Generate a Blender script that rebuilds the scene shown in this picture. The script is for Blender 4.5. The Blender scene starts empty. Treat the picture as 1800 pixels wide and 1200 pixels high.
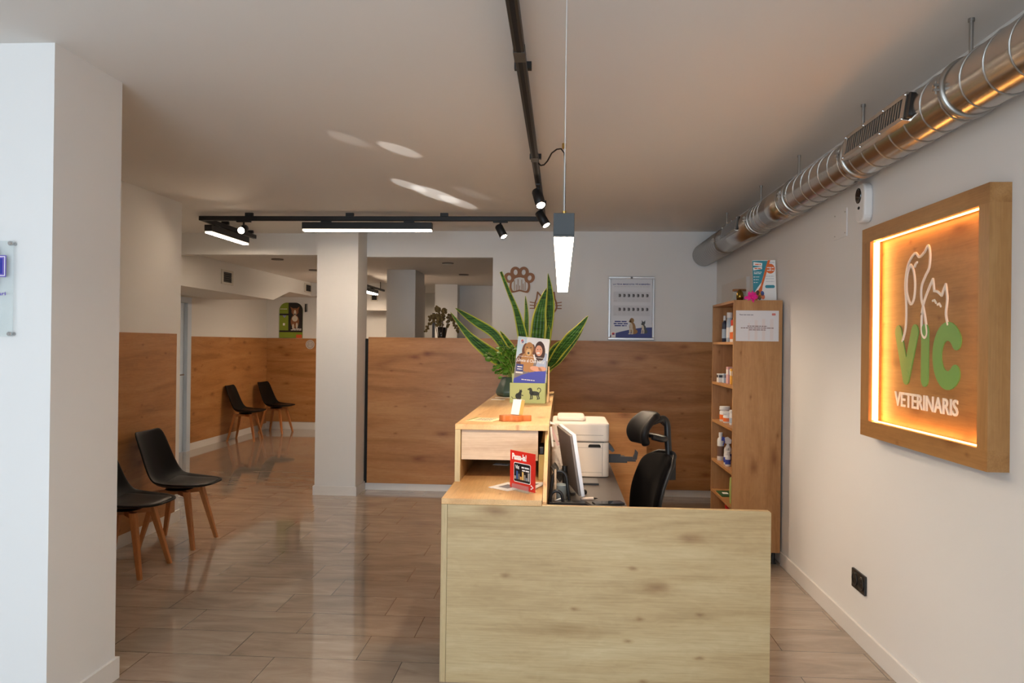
import bpy, bmesh, math, random
from mathutils import Vector, Matrix
random.seed(7)
SC = bpy.context.scene
COL = SC.collection
PI = math.pi
V = Vector

# ------------------------------------------------------------ camera, world, daylight, exposure
F_PX, EYE = 1379.0, 1.52                       # focal length in pixels of an 1800 wide frame
th, ph, ro = math.atan(87 / F_PX), 0.0029, 0.0118
fw = V((-math.sin(th) * math.cos(ph), math.cos(th) * math.cos(ph), math.sin(ph)))
r0 = V((math.cos(th), math.sin(th), 0)); u0 = r0.cross(fw)
rt = r0 * math.cos(ro) + u0 * math.sin(ro); up = u0 * math.cos(ro) - r0 * math.sin(ro)
cam = bpy.data.cameras.new('camera'); cam.sensor_width = 23.5; cam.lens = 23.5 * F_PX / 1800
cam.clip_start = 0.05; cam.clip_end = 100
cob = bpy.data.objects.new('camera', cam); COL.objects.link(cob)
m = Matrix((rt, up, -fw)).transposed().to_4x4(); m.translation = (0, 0, EYE)
cob.matrix_world = m
SC.camera = cob
SC.view_settings.view_transform = 'Standard'; SC.view_settings.look = 'None'
SC.view_settings.gamma = 1; SC.view_settings.use_curve_mapping = False
SC.view_settings.exposure = 0.06

world = bpy.data.worlds.new('World'); SC.world = world; world.use_nodes = True
bg = world.node_tree.nodes['Background']; bg.inputs[0].default_value = (0.84, 0.97, 1.10, 1); bg.inputs[1].default_value = 10.6


def area_light(name, loc, rot, sx, sy, power, color):
    l = bpy.data.lights.new(name, 'AREA'); l.shape = 'RECTANGLE'; l.size = sx; l.size_y = sy
    l.energy = power; l.color = color
    o = bpy.data.objects.new(name, l); COL.objects.link(o); o.location = loc; o.rotation_euler = rot
    return o


# sky light enters through the shop window behind the camera; the portal marks its opening
portal = area_light('window_portal', (-0.75, -2.70, 1.335), (PI / 2, 0, 0), 2.9, 2.43, 10, (1, 1, 1))
portal.data.cycles.is_portal = True


def glint_standin(p, aim, cone, power):
    l = bpy.data.lights.new('glint_standin', 'SPOT'); l.energy = power; l.color = (1.0, 0.98, 0.94); l.spot_size = math.radians(cone); l.spot_blend = 0.5; l.shadow_soft_size = 0.005
    o = bpy.data.objects.new('glint_standin', l); COL.objects.link(o); o.location = p; o.rotation_euler = (V(aim) - V(p)).to_track_quat('-Z', 'Y').to_euler()


# narrow spots added in the room stand in for sun glints on the ceiling
for aim, cone, power in (((-0.99, 6.02, 2.67), 2.7, 2600), ((-1.13, 5.68, 2.67), 2.0, 1500), ((-0.86, 6.36, 2.67), 2.1, 2200), ((-0.98, 4.63, 2.67), 2.4, 800), ((-1.22, 4.38, 2.67), 2.4, 220), ((-0.70, 6.0, 2.67), 2.0, 350)):
    glint_standin((-2.6, 0.6, 1.2), aim, cone * 0.8, power)

# ------------------------------------------------------------ materials
MATS = {}


def srgb(r, g, b):
    f = lambda c: (c / 255 / 12.92) if c / 255 <= 0.04045 else ((c / 255 + 0.055) / 1.055) ** 2.4
    return (f(r), f(g), f(b), 1)


def mat(name, rgb=(200, 200, 200), rough=0.5, metal=0.0, emit=None, es=0.0, spec=0.5, trans=0.0, bump=0.0, bscale=200, coat=0.0, alpha=1.0, var=0.0, vscale=6):
    if name in MATS: return MATS[name]
    mt = bpy.data.materials.new(name); mt.use_nodes = True; nt = mt.node_tree; p = nt.nodes['Principled BSDF']
    p.inputs['Base Color'].default_value = srgb(*rgb); p.inputs['Roughness'].default_value = rough
    p.inputs['Metallic'].default_value = metal; p.inputs['Specular IOR Level'].default_value = spec
    p.inputs['Transmission Weight'].default_value = trans; p.inputs['Coat Weight'].default_value = coat
    p.inputs['Alpha'].default_value = alpha
    if emit: p.inputs['Emission Color'].default_value = srgb(*emit); p.inputs['Emission Strength'].default_value = es
    if bump or var:
        tc = nt.nodes.new('ShaderNodeTexCoord'); nz = nt.nodes.new('ShaderNodeTexNoise')
        nz.inputs['Scale'].default_value = bscale if bump else vscale; nz.inputs['Detail'].default_value = 4
        nt.links.new(tc.outputs['Object'], nz.inputs['Vector'])
        if bump:
            b = nt.nodes.new('ShaderNodeBump'); b.inputs['Strength'].default_value = bump; b.inputs['Distance'].default_value = 0.002
            nt.links.new(nz.outputs['Fac'], b.inputs['Height']); nt.links.new(b.outputs['Normal'], p.inputs['Normal'])
        if var:
            mx = nt.nodes.new('ShaderNodeMixRGB'); c = srgb(*rgb)
            mx.inputs[1].default_value = tuple(x * (1 - var) for x in c[:3]) + (1,); mx.inputs[2].default_value = tuple(min(1, x * (1 + var)) for x in c[:3]) + (1,)
            nt.links.new(nz.outputs['Fac'], mx.inputs[0]); nt.links.new(mx.outputs[0], p.inputs['Base Color'])
    MATS[name] = mt
    return mt


def ramp(nt, fac, stops):
    r = nt.nodes.new('ShaderNodeValToRGB'); e = r.color_ramp.elements
    while len(e) < len(stops): e.new(0.5)
    for k, (pos, c) in enumerate(stops): e[k].position = pos; e[k].color = c
    nt.links.new(fac, r.inputs[0]); return r.outputs[0]


def wood(name, axis, mid=(196, 153, 104), dark=(160, 114, 70), light=(214, 176, 128), rough=0.42, knots=True, seed=0.0, flat=None):
    """oak board; grain runs along axis (0,1,2) of object space"""
    if name in MATS: return MATS[name]
    mt = bpy.data.materials.new(name); mt.use_nodes = True; nt = mt.node_tree; p = nt.nodes['Principled BSDF']
    L = nt.links.new; N = nt.nodes.new
    tc = N('ShaderNodeTexCoord')

    def noise(along, across, detail, off, dist=0.0):
        mp = N('ShaderNodeMapping'); s = [across] * 3; s[axis] = along
        mp.inputs['Scale'].default_value = s; mp.inputs['Location'].default_value = (off + seed, off * 1.7 + seed, off * 0.6 + seed)
        n = N('ShaderNodeTexNoise'); n.inputs['Scale'].default_value = 1; n.inputs['Detail'].default_value = detail; n.inputs['Distortion'].default_value = dist
        L(tc.outputs['Object'], mp.inputs[0]); L(mp.outputs[0], n.inputs['Vector']); return n.outputs['Fac']
    broad = ramp(nt, noise(0.8, 7, 8, 1.3, 0.9), [(0.24, srgb(*dark)), (0.47, srgb(*mid)), (0.76, srgb(*light))])
    fine = noise(6, 170, 3, 4.1)
    mx = N('ShaderNodeMixRGB'); mx.blend_type = 'MULTIPLY'; mx.inputs[0].default_value = 0.32
    L(broad, mx.inputs[1]); L(ramp(nt, fine, [(0.30, (0.62, 0.56, 0.5, 1)), (0.6, (1, 1, 1, 1))]), mx.inputs[2])
    m3 = N('ShaderNodeMixRGB'); m3.blend_type = 'SOFT_LIGHT'; m3.inputs[0].default_value = 0.22
    L(mx.outputs[0], m3.inputs[1]); L(ramp(nt, noise(9, 22, 6, 7.7, 2.0), [(0.3, (0.32, 0.31, 0.30, 1)), (0.68, (0.66, 0.66, 0.64, 1))]), m3.inputs[2])
    col = m3.outputs[0]
    if knots:
        for kx, (sa, sc, r1, dk) in enumerate(((1.5, 3.6, 0.17, 0.8), (3.4, 7.0, 0.11, 0.7))):
            sx_ = N('ShaderNodeSeparateXYZ'); cx_ = N('ShaderNodeCombineXYZ'); L(tc.outputs['Object'], sx_.inputs[0])
            fl = flat if flat is not None else {0: 1, 1: 2, 2: 1}[axis]
            L(sx_.outputs[axis], cx_.inputs[0]); L(sx_.outputs[3 - axis - fl], cx_.inputs[1])
            mp = N('ShaderNodeMapping'); mp.inputs['Scale'].default_value = (sa, sc, 0)
            mp.inputs['Location'].default_value = (0.37 + seed * 1.3 + kx, 0.71 + seed, 0)
            wn = N('ShaderNodeTexNoise'); wn.inputs['Scale'].default_value = 6; wn.inputs['Detail'].default_value = 3
            ad = N('ShaderNodeVectorMath'); ad.operation = 'MULTIPLY_ADD'; ad.inputs[1].default_value = (0.10, 0.10, 0.10)
            vo = N('ShaderNodeTexVoronoi'); vo.voronoi_dimensions = '2D'; vo.inputs['Scale'].default_value = 1
            L(cx_.outputs[0], mp.inputs[0]); L(mp.outputs[0], wn.inputs['Vector']); L(wn.outputs['Color'], ad.inputs[0]); L(mp.outputs[0], ad.inputs[2]); L(ad.outputs[0], vo.inputs['Vector'])
            kk = ramp(nt, vo.outputs['Distance'], [(0.0, (0.42, 0.30, 0.24, 1)), (r1 * 0.28, (0.62, 0.50, 0.42, 1)), (r1 * 0.6, (0.88, 0.83, 0.78, 1)), (r1, (1, 1, 1, 1))])
            sep = N('ShaderNodeSeparateColor'); L(vo.outputs['Color'], sep.inputs[0])
            gt = N('ShaderNodeMath'); gt.operation = 'GREATER_THAN'; gt.inputs[1].default_value = 0.45 + 0.25 * kx; L(sep.outputs[0], gt.inputs[0])
            sc_ = N('ShaderNodeMath'); sc_.operation = 'MULTIPLY'; sc_.inputs[1].default_value = dk; L(gt.outputs[0], sc_.inputs[0])
            m2 = N('ShaderNodeMixRGB'); m2.blend_type = 'MULTIPLY'; L(sc_.outputs[0], m2.inputs[0])
            L(col, m2.inputs[1]); L(kk, m2.inputs[2]); col = m2.outputs[0]
    L(col, p.inputs['Base Color']); p.inputs['Roughness'].default_value = rough; p.inputs['Specular IOR Level'].default_value = 0.38
    b = N('ShaderNodeBump'); b.inputs['Strength'].default_value = 0.12; b.inputs['Distance'].default_value = 0.001
    L(fine, b.inputs['Height']); L(b.outputs[0], p.inputs['Normal'])
    MATS[name] = mt
    return mt


def floor_mat():
    mt = bpy.data.materials.new('polished_tile'); mt.use_nodes = True; nt = mt.node_tree; p = nt.nodes['Principled BSDF']
    L = nt.links.new; N = nt.nodes.new
    tc = N('ShaderNodeTexCoord'); br = N('ShaderNodeTexBrick')
    mp0 = N('ShaderNodeMapping'); mp0.inputs['Location'].default_value = (0.12, 0.02, 0)
    L(tc.outputs['Object'], mp0.inputs[0]); L(mp0.outputs[0], br.inputs['Vector'])
    br.inputs['Scale'].default_value = 1; br.inputs['Brick Width'].default_value = 0.62; br.inputs['Row Height'].default_value = 0.31
    br.inputs['Mortar Size'].default_value = 0.0018; br.inputs['Mortar Smooth'].default_value = 0.1
    br.offset = 0.36; br.inputs['Color1'].default_value = (0.30, 0.30, 0.30, 1); br.inputs['Color2'].default_value = (0.7, 0.7, 0.7, 1); br.inputs['Mortar'].default_value = (0.5, 0.5, 0.5, 1)
    mp = N('ShaderNodeMapping'); mp.inputs['Scale'].default_value = (2.2, 8, 1)
    av = N('ShaderNodeVectorMath'); av.operation = 'MULTIPLY_ADD'; av.inputs[1].default_value = (9, 9, 9)
    L(br.outputs['Color'], av.inputs[0]); L(tc.outputs['Object'], av.inputs[2]); L(av.outputs[0], mp.inputs[0])
    n = N('ShaderNodeTexNoise'); n.inputs['Scale'].default_value = 1; n.inputs['Detail'].default_value = 7; n.inputs['Distortion'].default_value = 0.8; n.inputs['Roughness'].default_value = 0.62
    L(mp.outputs[0], n.inputs['Vector'])
    c1 = ramp(nt, n.outputs['Fac'], [(0.26, srgb(142, 127, 113)), (0.5, srgb(161, 146, 131)), (0.66, srgb(173, 159, 144)), (0.78, srgb(194, 182, 166))])
    m1 = N('ShaderNodeMixRGB'); m1.blend_type = 'OVERLAY'; m1.inputs[0].default_value = 0.08
    L(c1, m1.inputs[1]); L(br.outputs['Color'], m1.inputs[2])
    m2 = N('ShaderNodeMixRGB'); m2.inputs[2].default_value = srgb(78, 68, 60)
    L(br.outputs['Fac'], m2.inputs[0]); L(m1.outputs[0], m2.inputs[1]); L(m2.outputs[0], p.inputs['Base Color'])
    p.inputs['Roughness'].default_value = 0.055; p.inputs['IOR'].default_value = 1.52; p.inputs['Coat Weight'].default_value = 0.25; p.inputs['Coat Roughness'].default_value = 0.04
    return mt


WALL = mat('white_plaster', (226, 225, 223), 0.85, bump=0.10, bscale=60)
CEIL = mat('ceiling_paint', (222, 219, 215), 0.9, bump=0.25, bscale=9)
WHITE = mat('white_lacquer', (228, 227, 225), 0.45)
WOOD_X = wood('oak_board_x', 0, (220, 164, 104), (196, 138, 82), (230, 180, 124))
WOOD_Y = wood('oak_board_y', 1, (220, 178, 122), (198, 150, 96), (230, 194, 142))
WOOD_Z = wood('oak_board_z', 2)
PANEL_X = wood('oak_panelling_x', 0, (176, 122, 72), (140, 92, 50), (194, 144, 94), 0.38, seed=3.3)
PANEL_Y = wood('oak_panelling_y', 1, (176, 122, 72), (140, 92, 50), (194, 144, 94), 0.38, seed=5.1, flat=0)
FRONT_X = wood('oak_front_x', 0, (190, 168, 126), (166, 140, 98), (202, 184, 144), 0.5, seed=8.4)
LEGWOOD = wood('beech_leg', 2, (186, 122, 72), (160, 98, 54), (200, 138, 88), 0.45, knots=False)
BLACK = mat('black_plastic', (22, 21, 21), 0.42)
BLACKM = mat('black_powder_coat', (20, 20, 21), 0.5)
LEATHER = mat('black_leatherette', (18, 15, 14), 0.5, spec=0.25, bump=0.15, bscale=420)
MESHB = mat('black_mesh_fabric', (16, 13, 12), 0.85, spec=0.12, bump=0.5, bscale=600)
STEEL = mat('steel', (190, 190, 190), 0.25, 1.0)
PAPER = mat('white_paper', (240, 238, 234), 0.7)
DARKGAP = mat('dark_gap', (12, 11, 11), 0.8)
WARM = (255, 206, 150)

# ------------------------------------------------------------ mesh building
TXT = {}


class FR:
    """a flat frame in space: point (a, b, d) = o + a*u + b*v + d*n"""

    def __init__(s, o, u, v):
        s.o = V(o); s.u = V(u).normalized(); s.v = V(v).normalized(); s.n = s.u.cross(s.v)

    def p(s, a, b, d=0.0): return s.o + s.u * a + s.v * b + s.n * d


class B:
    def __init__(s, m=None): s.v = []; s.f = []; s.mi = []; s.sm = []; s.mats = []; s.cur = 0; m and s.mat(m)

    def mat(s, m):
        if m not in s.mats: s.mats.append(m)
        s.cur = s.mats.index(m); return s

    def add(s, vs, fs, smooth=False):
        k = len(s.v); s.v += [V(p) for p in vs]
        for f in fs: s.f.append([i + k for i in f]); s.mi.append(s.cur); s.sm.append(smooth)
        return s

    def box(s, x0, x1, y0, y1, z0, z1):
        vs = [(x, y, z) for z in (z0, z1) for y in (y0, y1) for x in (x0, x1)]
        return s.add(vs, [(0, 2, 3, 1), (4, 5, 7, 6), (0, 1, 5, 4), (2, 6, 7, 3), (0, 4, 6, 2), (1, 3, 7, 5)])

    def fbox(s, F, a0, a1, b0, b1, d0, d1): return s.prism([(a0, b0), (a1, b0), (a1, b1), (a0, b1)], F, d0, d1)

    def prism(s, poly, F, d0=0.0, d1=0.001):
        n = len(poly); vs = [F.p(a, b, d0) for a, b in poly] + [F.p(a, b, d1) for a, b in poly]
        return s.add(vs, [list(range(n))[::-1], list(range(n, 2 * n))] + [(i, (i + 1) % n, n + (i + 1) % n, n + i) for i in range(n)])

    def ell(s, F, a, b, ra, rb, d0=0.0, d1=0.001, rot=0, n=24):
        c, q = math.cos(rot), math.sin(rot); pts = []
        for i in range(n):
            t = 2 * PI * i / n; x, y = ra * math.cos(t), rb * math.sin(t); pts.append((a + x * c - y * q, b + x * q + y * c))
        return s.prism(pts, F, d0, d1)

    def rrect(s, F, a0, a1, b0, b1, r, d0, d1, n=5):
        pts = []
        for cx, cy, t0 in ((a1 - r, b1 - r, 0), (a0 + r, b1 - r, PI / 2), (a0 + r, b0 + r, PI), (a1 - r, b0 + r, 1.5 * PI)):
            for i in range(n + 1):
                t = t0 + PI / 2 * i / n; pts.append((cx + r * math.cos(t), cy + r * math.sin(t)))
        return s.prism(pts, F, d0, d1)

    def ring(s, F, outer, inner, d0, d1):
        n = len(outer); vs = [F.p(*q, d) for d in (d0, d1) for P in (outer, inner) for q in P]; fs = []
        for i in range(n):
            j = (i + 1) % n
            fs += [(i, n + i, n + j, j), (2 * n + i, 2 * n + j, 3 * n + j, 3 * n + i), (i, j, 2 * n + j, 2 * n + i), (n + i, 3 * n + i, 3 * n + j, n + j)]
        return s.add(vs, fs)

    def stroke(s, pts, w, F, d0, d1, caps=False):
        P = [V(p) for p in pts]; n = len(P); Lf = []; Rt = []
        for i in range(n):
            a = P[max(i - 1, 0)]; c = P[min(i + 1, n - 1)]; t = (c - a)
            t = t.normalized() if t.length > 1e-9 else V((1, 0)); q = V((-t.y, t.x)) * w / 2
            Lf.append(P[i] + q); Rt.append(P[i] - q)
        for i in range(n - 1):
            s.prism([tuple(Rt[i]), tuple(Rt[i + 1]), tuple(Lf[i + 1]), tuple(Lf[i])], F, d0, d1)
        if caps:
            for k_, e in enumerate((P[0], P[-1])): s.ell(F, e.x, e.y, w / 2, w / 2, d0 + 0.00005, d1 + 0.00015 + 0.0001 * k_, n=20)
        return s

    def text(s, string, F, a0, a1, b0, b1, d=0.001, th=0.0004, bold=0.0, align=None):
        """lettering filling the box a0..a1, b0..b1"""
        key = (string, bold)
        if key not in TXT:
            c = bpy.data.curves.new('t', 'FONT'); c.body = string; c.size = 1; c.offset = bold; c.resolution_u = 3; c.extrude = 0.5
            o = bpy.data.objects.new('t', c); COL.objects.link(o); bpy.context.view_layer.update()
            me = o.evaluated_get(bpy.context.evaluated_depsgraph_get()).to_mesh()
            TXT[key] = ([tuple(v.co) for v in me.vertices], [tuple(p.vertices) for p in me.polygons])
            bpy.data.objects.remove(o); bpy.data.curves.remove(c)
        vs, fs = TXT[key]
        if not vs: return s
        x0 = min(v[0] for v in vs); x1 = max(v[0] for v in vs); y0 = min(v[1] for v in vs); y1 = max(v[1] for v in vs)
        kx = (a1 - a0) / (x1 - x0); ky = (b1 - b0) / (y1 - y0)
        return s.add([F.p(a0 + (x - x0) * kx, b0 + (y - y0) * ky, d + (z + 0.5) * th) for x, y, z in vs], fs)

    def tube(s, pts, r, n=8, cap=True, radii=None):
        P = [V(p) for p in pts]; m_ = len(P); rings = []; ref = None
        for i in range(m_):
            t = (P[min(i + 1, m_ - 1)] - P[max(i - 1, 0)]).normalized()
            if ref is None: ref = V((0, 0, 1)) if abs(t.z) < 0.9 else V((1, 0, 0))
            a = (ref - t * ref.dot(t)).normalized(); b = t.cross(a); ref = a
            rr = radii[i] if radii else r
            rings.append([P[i] + (a * math.cos(2 * PI * k / n) + b * math.sin(2 * PI * k / n)) * rr for k in range(n)])
        vs = [q for R in rings for q in R]
        fs = [(i * n + k, i * n + (k + 1) % n, (i + 1) * n + (k + 1) % n, (i + 1) * n + k) for i in range(m_ - 1) for k in range(n)]
        s.add(vs, fs, True)
        if cap: s.add(rings[0][::-1], [list(range(n))]); s.add(rings[-1], [list(range(n))])
        return s

    def lathe(s, prof, c=(0, 0, 0), n=24, axis=V((0, 0, 1)), sx=1.0, sy=1.0):
        ax = V(axis).normalized(); a = V((1, 0, 0)) if abs(ax.x) < 0.9 else V((0, 1, 0)); a = (a - ax * a.dot(ax)).normalized(); b = ax.cross(a)
        c = V(c); m_ = len(prof); vs = []
        for r, h in prof:
            for k in range(n):
                t = 2 * PI * k / n; vs.append(c + ax * h + a * (r * math.cos(t) * sx) + b * (r * math.sin(t) * sy))
        fs = [(i * n + k, i * n + (k + 1) % n, (i + 1) * n + (k + 1) % n, (i + 1) * n + k) for i in range(m_ - 1) for k in range(n)]
        s.add(vs, fs, True)
        s.add(vs[:n][::-1], [list(range(n))]); s.add(vs[-n:], [list(range(n))])
        return s

    def grid(s, rows, smooth=True, closed=False):
        n = len(rows[0]); vs = [q for R in rows for q in R]; fs = []
        for i in range(len(rows) - 1):
            for k in range(n if closed else n - 1): fs.append((i * n + k, i * n + (k + 1) % n, (i + 1) * n + (k + 1) % n, (i + 1) * n + k))
        return s.add(vs, fs, smooth)

    def build(s, name, parent=None, bevel=0.0, subd=0, solid=0.0, local=False, loc=None, fix=True):
        """one mesh object; with a parent, world coordinates become local to it"""
        off = V((0, 0, 0))
        if loc is not None: off = V(loc)
        elif parent is None and not local:
            xs = [v.x for v in s.v]; ys = [v.y for v in s.v]; zs = [v.z for v in s.v]
            off = V(((min(xs) + max(xs)) / 2, (min(ys) + max(ys)) / 2, min(zs)))
        elif parent is not None and not local:
            q = parent
            while q: off = off + q.location; q = q.parent
        me = bpy.data.meshes.new(name); me.from_pydata([tuple(v - off) for v in s.v], [], s.f)
        for mm in s.mats: me.materials.append(mm)
        me.polygons.foreach_set('material_index', s.mi); me.polygons.foreach_set('use_smooth', s.sm)
        if fix:
            bm = bmesh.new(); bm.from_mesh(me)
            bmesh.ops.recalc_face_normals(bm, faces=bm.faces); bm.to_mesh(me); bm.free()
        me.update()
        o = bpy.data.objects.new(name, me); COL.objects.link(o)
        if parent: o.parent = parent
        elif not local: o.location = off
        if solid: md = o.modifiers.new('s', 'SOLIDIFY'); md.thickness = solid; md.offset = 0
        if subd: md = o.modifiers.new('d', 'SUBSURF'); md.levels = md.render_levels = subd
        if bevel: md = o.modifiers.new('b', 'BEVEL'); md.width = bevel; md.segments = 2; md.limit_method = 'ANGLE'; md.angle_limit = math.radians(40)
        return o


def tag(o, label, cat, group=None, kind=None):
    o['label'] = label; o['category'] = cat
    if group: o['group'] = group
    if kind: o['kind'] = kind
    return o


def thing(name, label, cat, loc, rz=0.0, group=None):
    o = bpy.data.objects.new(name, None); COL.objects.link(o); o.location = loc; o.rotation_euler = (0, 0, rz); o.empty_display_size = 0.1
    return tag(o, label, cat, group)


def struct(name, b, bevel=0.0, loc=(0, 0, 0)):
    o = b.build(name, loc=V((0, 0, 0)), bevel=bevel); o['kind'] = 'structure'; return o


def copy_tree(root, label, loc, rz):
    r = root.copy(); COL.objects.link(r); r.location = loc; r.rotation_euler = (0, 0, rz); r['label'] = label
    for ch in list(root.children):
        c = ch.copy(); COL.objects.link(c); c.parent = r
        for g in list(ch.children):
            d = g.copy(); COL.objects.link(d); d.parent = c
    return r


def facing_viewer(o): return FR(o, (1, 0, 0), (0, 0, 1))      # normal towards -Y


def on_right_wall(x): return FR((x, 0, 0), (0, -1, 0), (0, 0, 1))   # a = -Y, b = Z, normal -X


# ------------------------------------------------------------ the room
ZC, ZB = 2.67, 2.50
XR, XL, XF, YB, YF = 1.55, -3.2, -5.1, 8.0, 13.3
FLOOR = floor_mat()
struct('floor', B(FLOOR).box(-5.4, 1.8, -2.8, 16.2, -0.1, 0))
struct('ceiling', B(CEIL).box(-5.4, 1.8, -2.8, 8.25, ZC, ZC + 0.12).box(-5.4, 1.8, 8.25, 16.2, ZB, ZC + 0.12))
struct('wall_right', B(WALL).box(XR, XR + 0.2, -2.8, 16.2, 0, ZC))
struct('wall_left', B(WALL).box(XL - 0.15, XL, -2.8, 6.41, 0, ZC).box(-5.25, XL - 0.15, 6.26, 6.41, 0, ZC))
struct('wall_far_left', B(WALL).box(-5.3, XF, 6.41, 9.62, 0, ZC).box(-5.3, XF, 9.62, 10.40, 2.06, ZC).box(-5.3, XF, 10.40, 16.2, 0, ZC))
struct('wall_back', B(WALL).box(-0.71, XR, YB, YB + 0.14, 0, ZC).box(-2.018, -0.71, YB, YB + 0.10, 0, 1.555))
struct('wall_far_back', B(WALL).box(XF, -2.36, YF, YF + 0.15, 0, ZB).box(-2.12, XR, YF, YF + 0.15, 0, ZB).box(-2.12, -1.74, YF - 0.3, YF, 0, ZB).box(-3.0, -1.0, 15.4, 15.5, 0, ZB).box(-3.0, -2.9, YF + 0.15, 15.4, 0, ZB).box(-1.1, -1.0, YF + 0.15, 15.4, 0, ZB))
struct('wall_header', B(WALL).box(XF, -2.42, 8.20, 8.32, 2.44, ZC).box(-2.42, -0.71, YB, YB + 0.14, 2.40, ZC))
struct('wall_front', B(WALL).box(-3.35, 1.75, -2.75, -2.62, 0, 0.12).box(-3.35, 1.75, -2.75, -2.62, 2.55, ZC).box(-3.35, -2.2, -2.75, -2.62, 0.12, 2.55).box(0.7, 1.75, -2.75, -2.62, 0.12, 2.55))
struct('wall_pillar_near', B(WALL).box(XL, -1.98, 2.93, 3.40, 0, ZC))
struct('wall_pillar_middle', B(WALL).box(-2.43, -2.018, 7.65, 8.02, 0, ZC))
struct('wall_pillar_far', B(WALL).box(-2.36, -1.97, 10.45, 11.15, 0, ZB))
sec = [(6.41, 2.12), (11.2, 2.12), (11.87, 2.28), (YF, 2.28), (YF, ZB), (6.41, ZB)]
struct('wall_soffit', B(WALL).prism(sec, FR((-4.2, 0, 0), (0, 1, 0), (0, 0, 1)), -0.9, 0.0).box(-4.2, -2.36, 12.9, YF, 2.28, ZB).box(-3.3, -2.36, 12.9, YF, 2.05, 2.28))
# skirting
SK = mat('skirting_paint', (226, 223, 219), 0.4)
struct('baseboard_right', B(SK).box(XR - 0.014, XR, -2.6, 5.58, 0, 0.095).box(XR - 0.014, XR, 6.36, YB, 0, 0.095), bevel=0.003)
struct('baseboard_back', B(SK).box(-2.0, XR, YB - 0.012, YB, 0, 0.072))
struct('baseboard_left', B(SK).box(XL, XL + 0.012, 3.40, 6.41, 0, 0.095).box(XL - 0.15, XL + 0.012, 6.41, 6.422, 0, 0.095))
struct('baseboard_far', B(SK).box(XF, XF + 0.012, 10.47, YF, 0, 0.10).box(XF, -2.36, YF - 0.012, YF, 0, 0.13))
struct('baseboard_pillar_near', B(SK).box(-1.98, -1.966, 2.916, 3.414, 0, 0.095).box(XL, -1.98, 2.916, 2.93, 0, 0.095).box(XL, -1.98, 3.40, 3.414, 0, 0.095))
struct('baseboard_pillar_middle', B(SK).box(-2.444, -2.004, 7.636, 7.65, 0, 0.09).box(-2.018, -2.004, 7.65, YB - 0.02, 0, 0.09).box(-2.444, -2.43, 7.65, 8.02, 0, 0.09))
# wood panelling
struct('trim_1', B(PANEL_X).box(-1.985, 1.53, YB - 0.03, YB - 0.012, 0.072, 1.56).box(-1.985, -0.712, YB - 0.03, YB + 0.12, 1.556, 1.572), bevel=0.001)
struct('trim_2', B(PANEL_Y).box(XL, XL + 0.016, 3.41, 6.32, 0.095, 1.57), bevel=0.001)
struct('trim_3', B(PANEL_Y).box(XF, XF + 0.016, 10.47, YF, 0.10, 1.57), bevel=0.001)
struct('trim_4', B(PANEL_X).box(XF, -2.5, YF - 0.018, YF, 0.13, 1.57), bevel=0.001)
struct('trim_5', B(DARKGAP).box(-2.016, -1.985, YB - 0.028, YB - 0.012, 0.072, 1.556))
# far door on the left
DW = mat('door_daylit', (206, 222, 240), 0.4)  # bluish tint puts daylight into the white door colour
d = struct('door_1', B(DW).box(XF - 0.06, XF - 0.02, 9.66, 10.36, 0.005, 2.02))
B(DW).box(XF - 0.06, XF + 0.03, 10.36, 10.47, 0, 2.10).box(XF - 0.06, XF + 0.03, 9.55, 9.66, 0, 2.10).box(XF - 0.06, XF + 0.03, 9.66, 10.36, 2.02, 2.10).build('door_frame', d, bevel=0.003)
B(STEEL).tube([(XF + 0.02, 10.28, 1.05), (XF + 0.02, 10.16, 1.05)], 0.009).tube([(XF - 0.02, 10.28, 1.05), (XF + 0.02, 10.28, 1.05)], 0.009).build('door_handle', d)
struct('wall_daylight_blocker', B(WALL).box(0.17, 0.29, -2.62, -0.30, 0, ZC))  # unseen wall added behind the camera to keep daylight off the right wall
struct('window_1', B(mat('window_frame', (60, 62, 66), 0.4)).box(-2.2, -2.12, -2.72, -2.65, 0.12, 2.55).box(0.62, 0.7, -2.72, -2.65, 0.12, 2.55).box(-2.12, 0.62, -2.72, -2.65, 0.12, 0.2).box(-2.12, 0.62, -2.72, -2.65, 2.47, 2.55).box(-0.58, -0.52, -2.72, -2.65, 0.2, 2.47))

# ------------------------------------------------------------ downlights, vents
for k, (x, y, lab) in enumerate([(-3.4, 9.18, 'round recessed ceiling downlight left of the middle pillar, nearer one'),
                                 (-3.39, 10.54, 'round recessed ceiling downlight left of the middle pillar, farther one'),
                                 (-1.4, 9.54, 'round recessed ceiling downlight right of the middle pillar, nearer one'),
                                 (-1.4, 11.1, 'round recessed ceiling downlight right of the middle pillar, farther one')]):
    t = thing('downlight', lab, 'ceiling light', (x, y, ZB - 0.006), group='unlit downlights in the rear ceiling')
    rm = B(mat('downlight_rim', (112, 100, 88), 0.5)).lathe([(0.070, -0.006), (0.072, 0.0), (0.072, 0.006)], (x, y, ZB - 0.006), 28).build('rim', t)
    B(mat('dark_reflector', (48, 44, 40), 0.3)).lathe([(0.066, -0.001), (0.066, 0.001)], (x, y, ZB - 0.0125), 28).build('reflector', rm)


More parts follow.
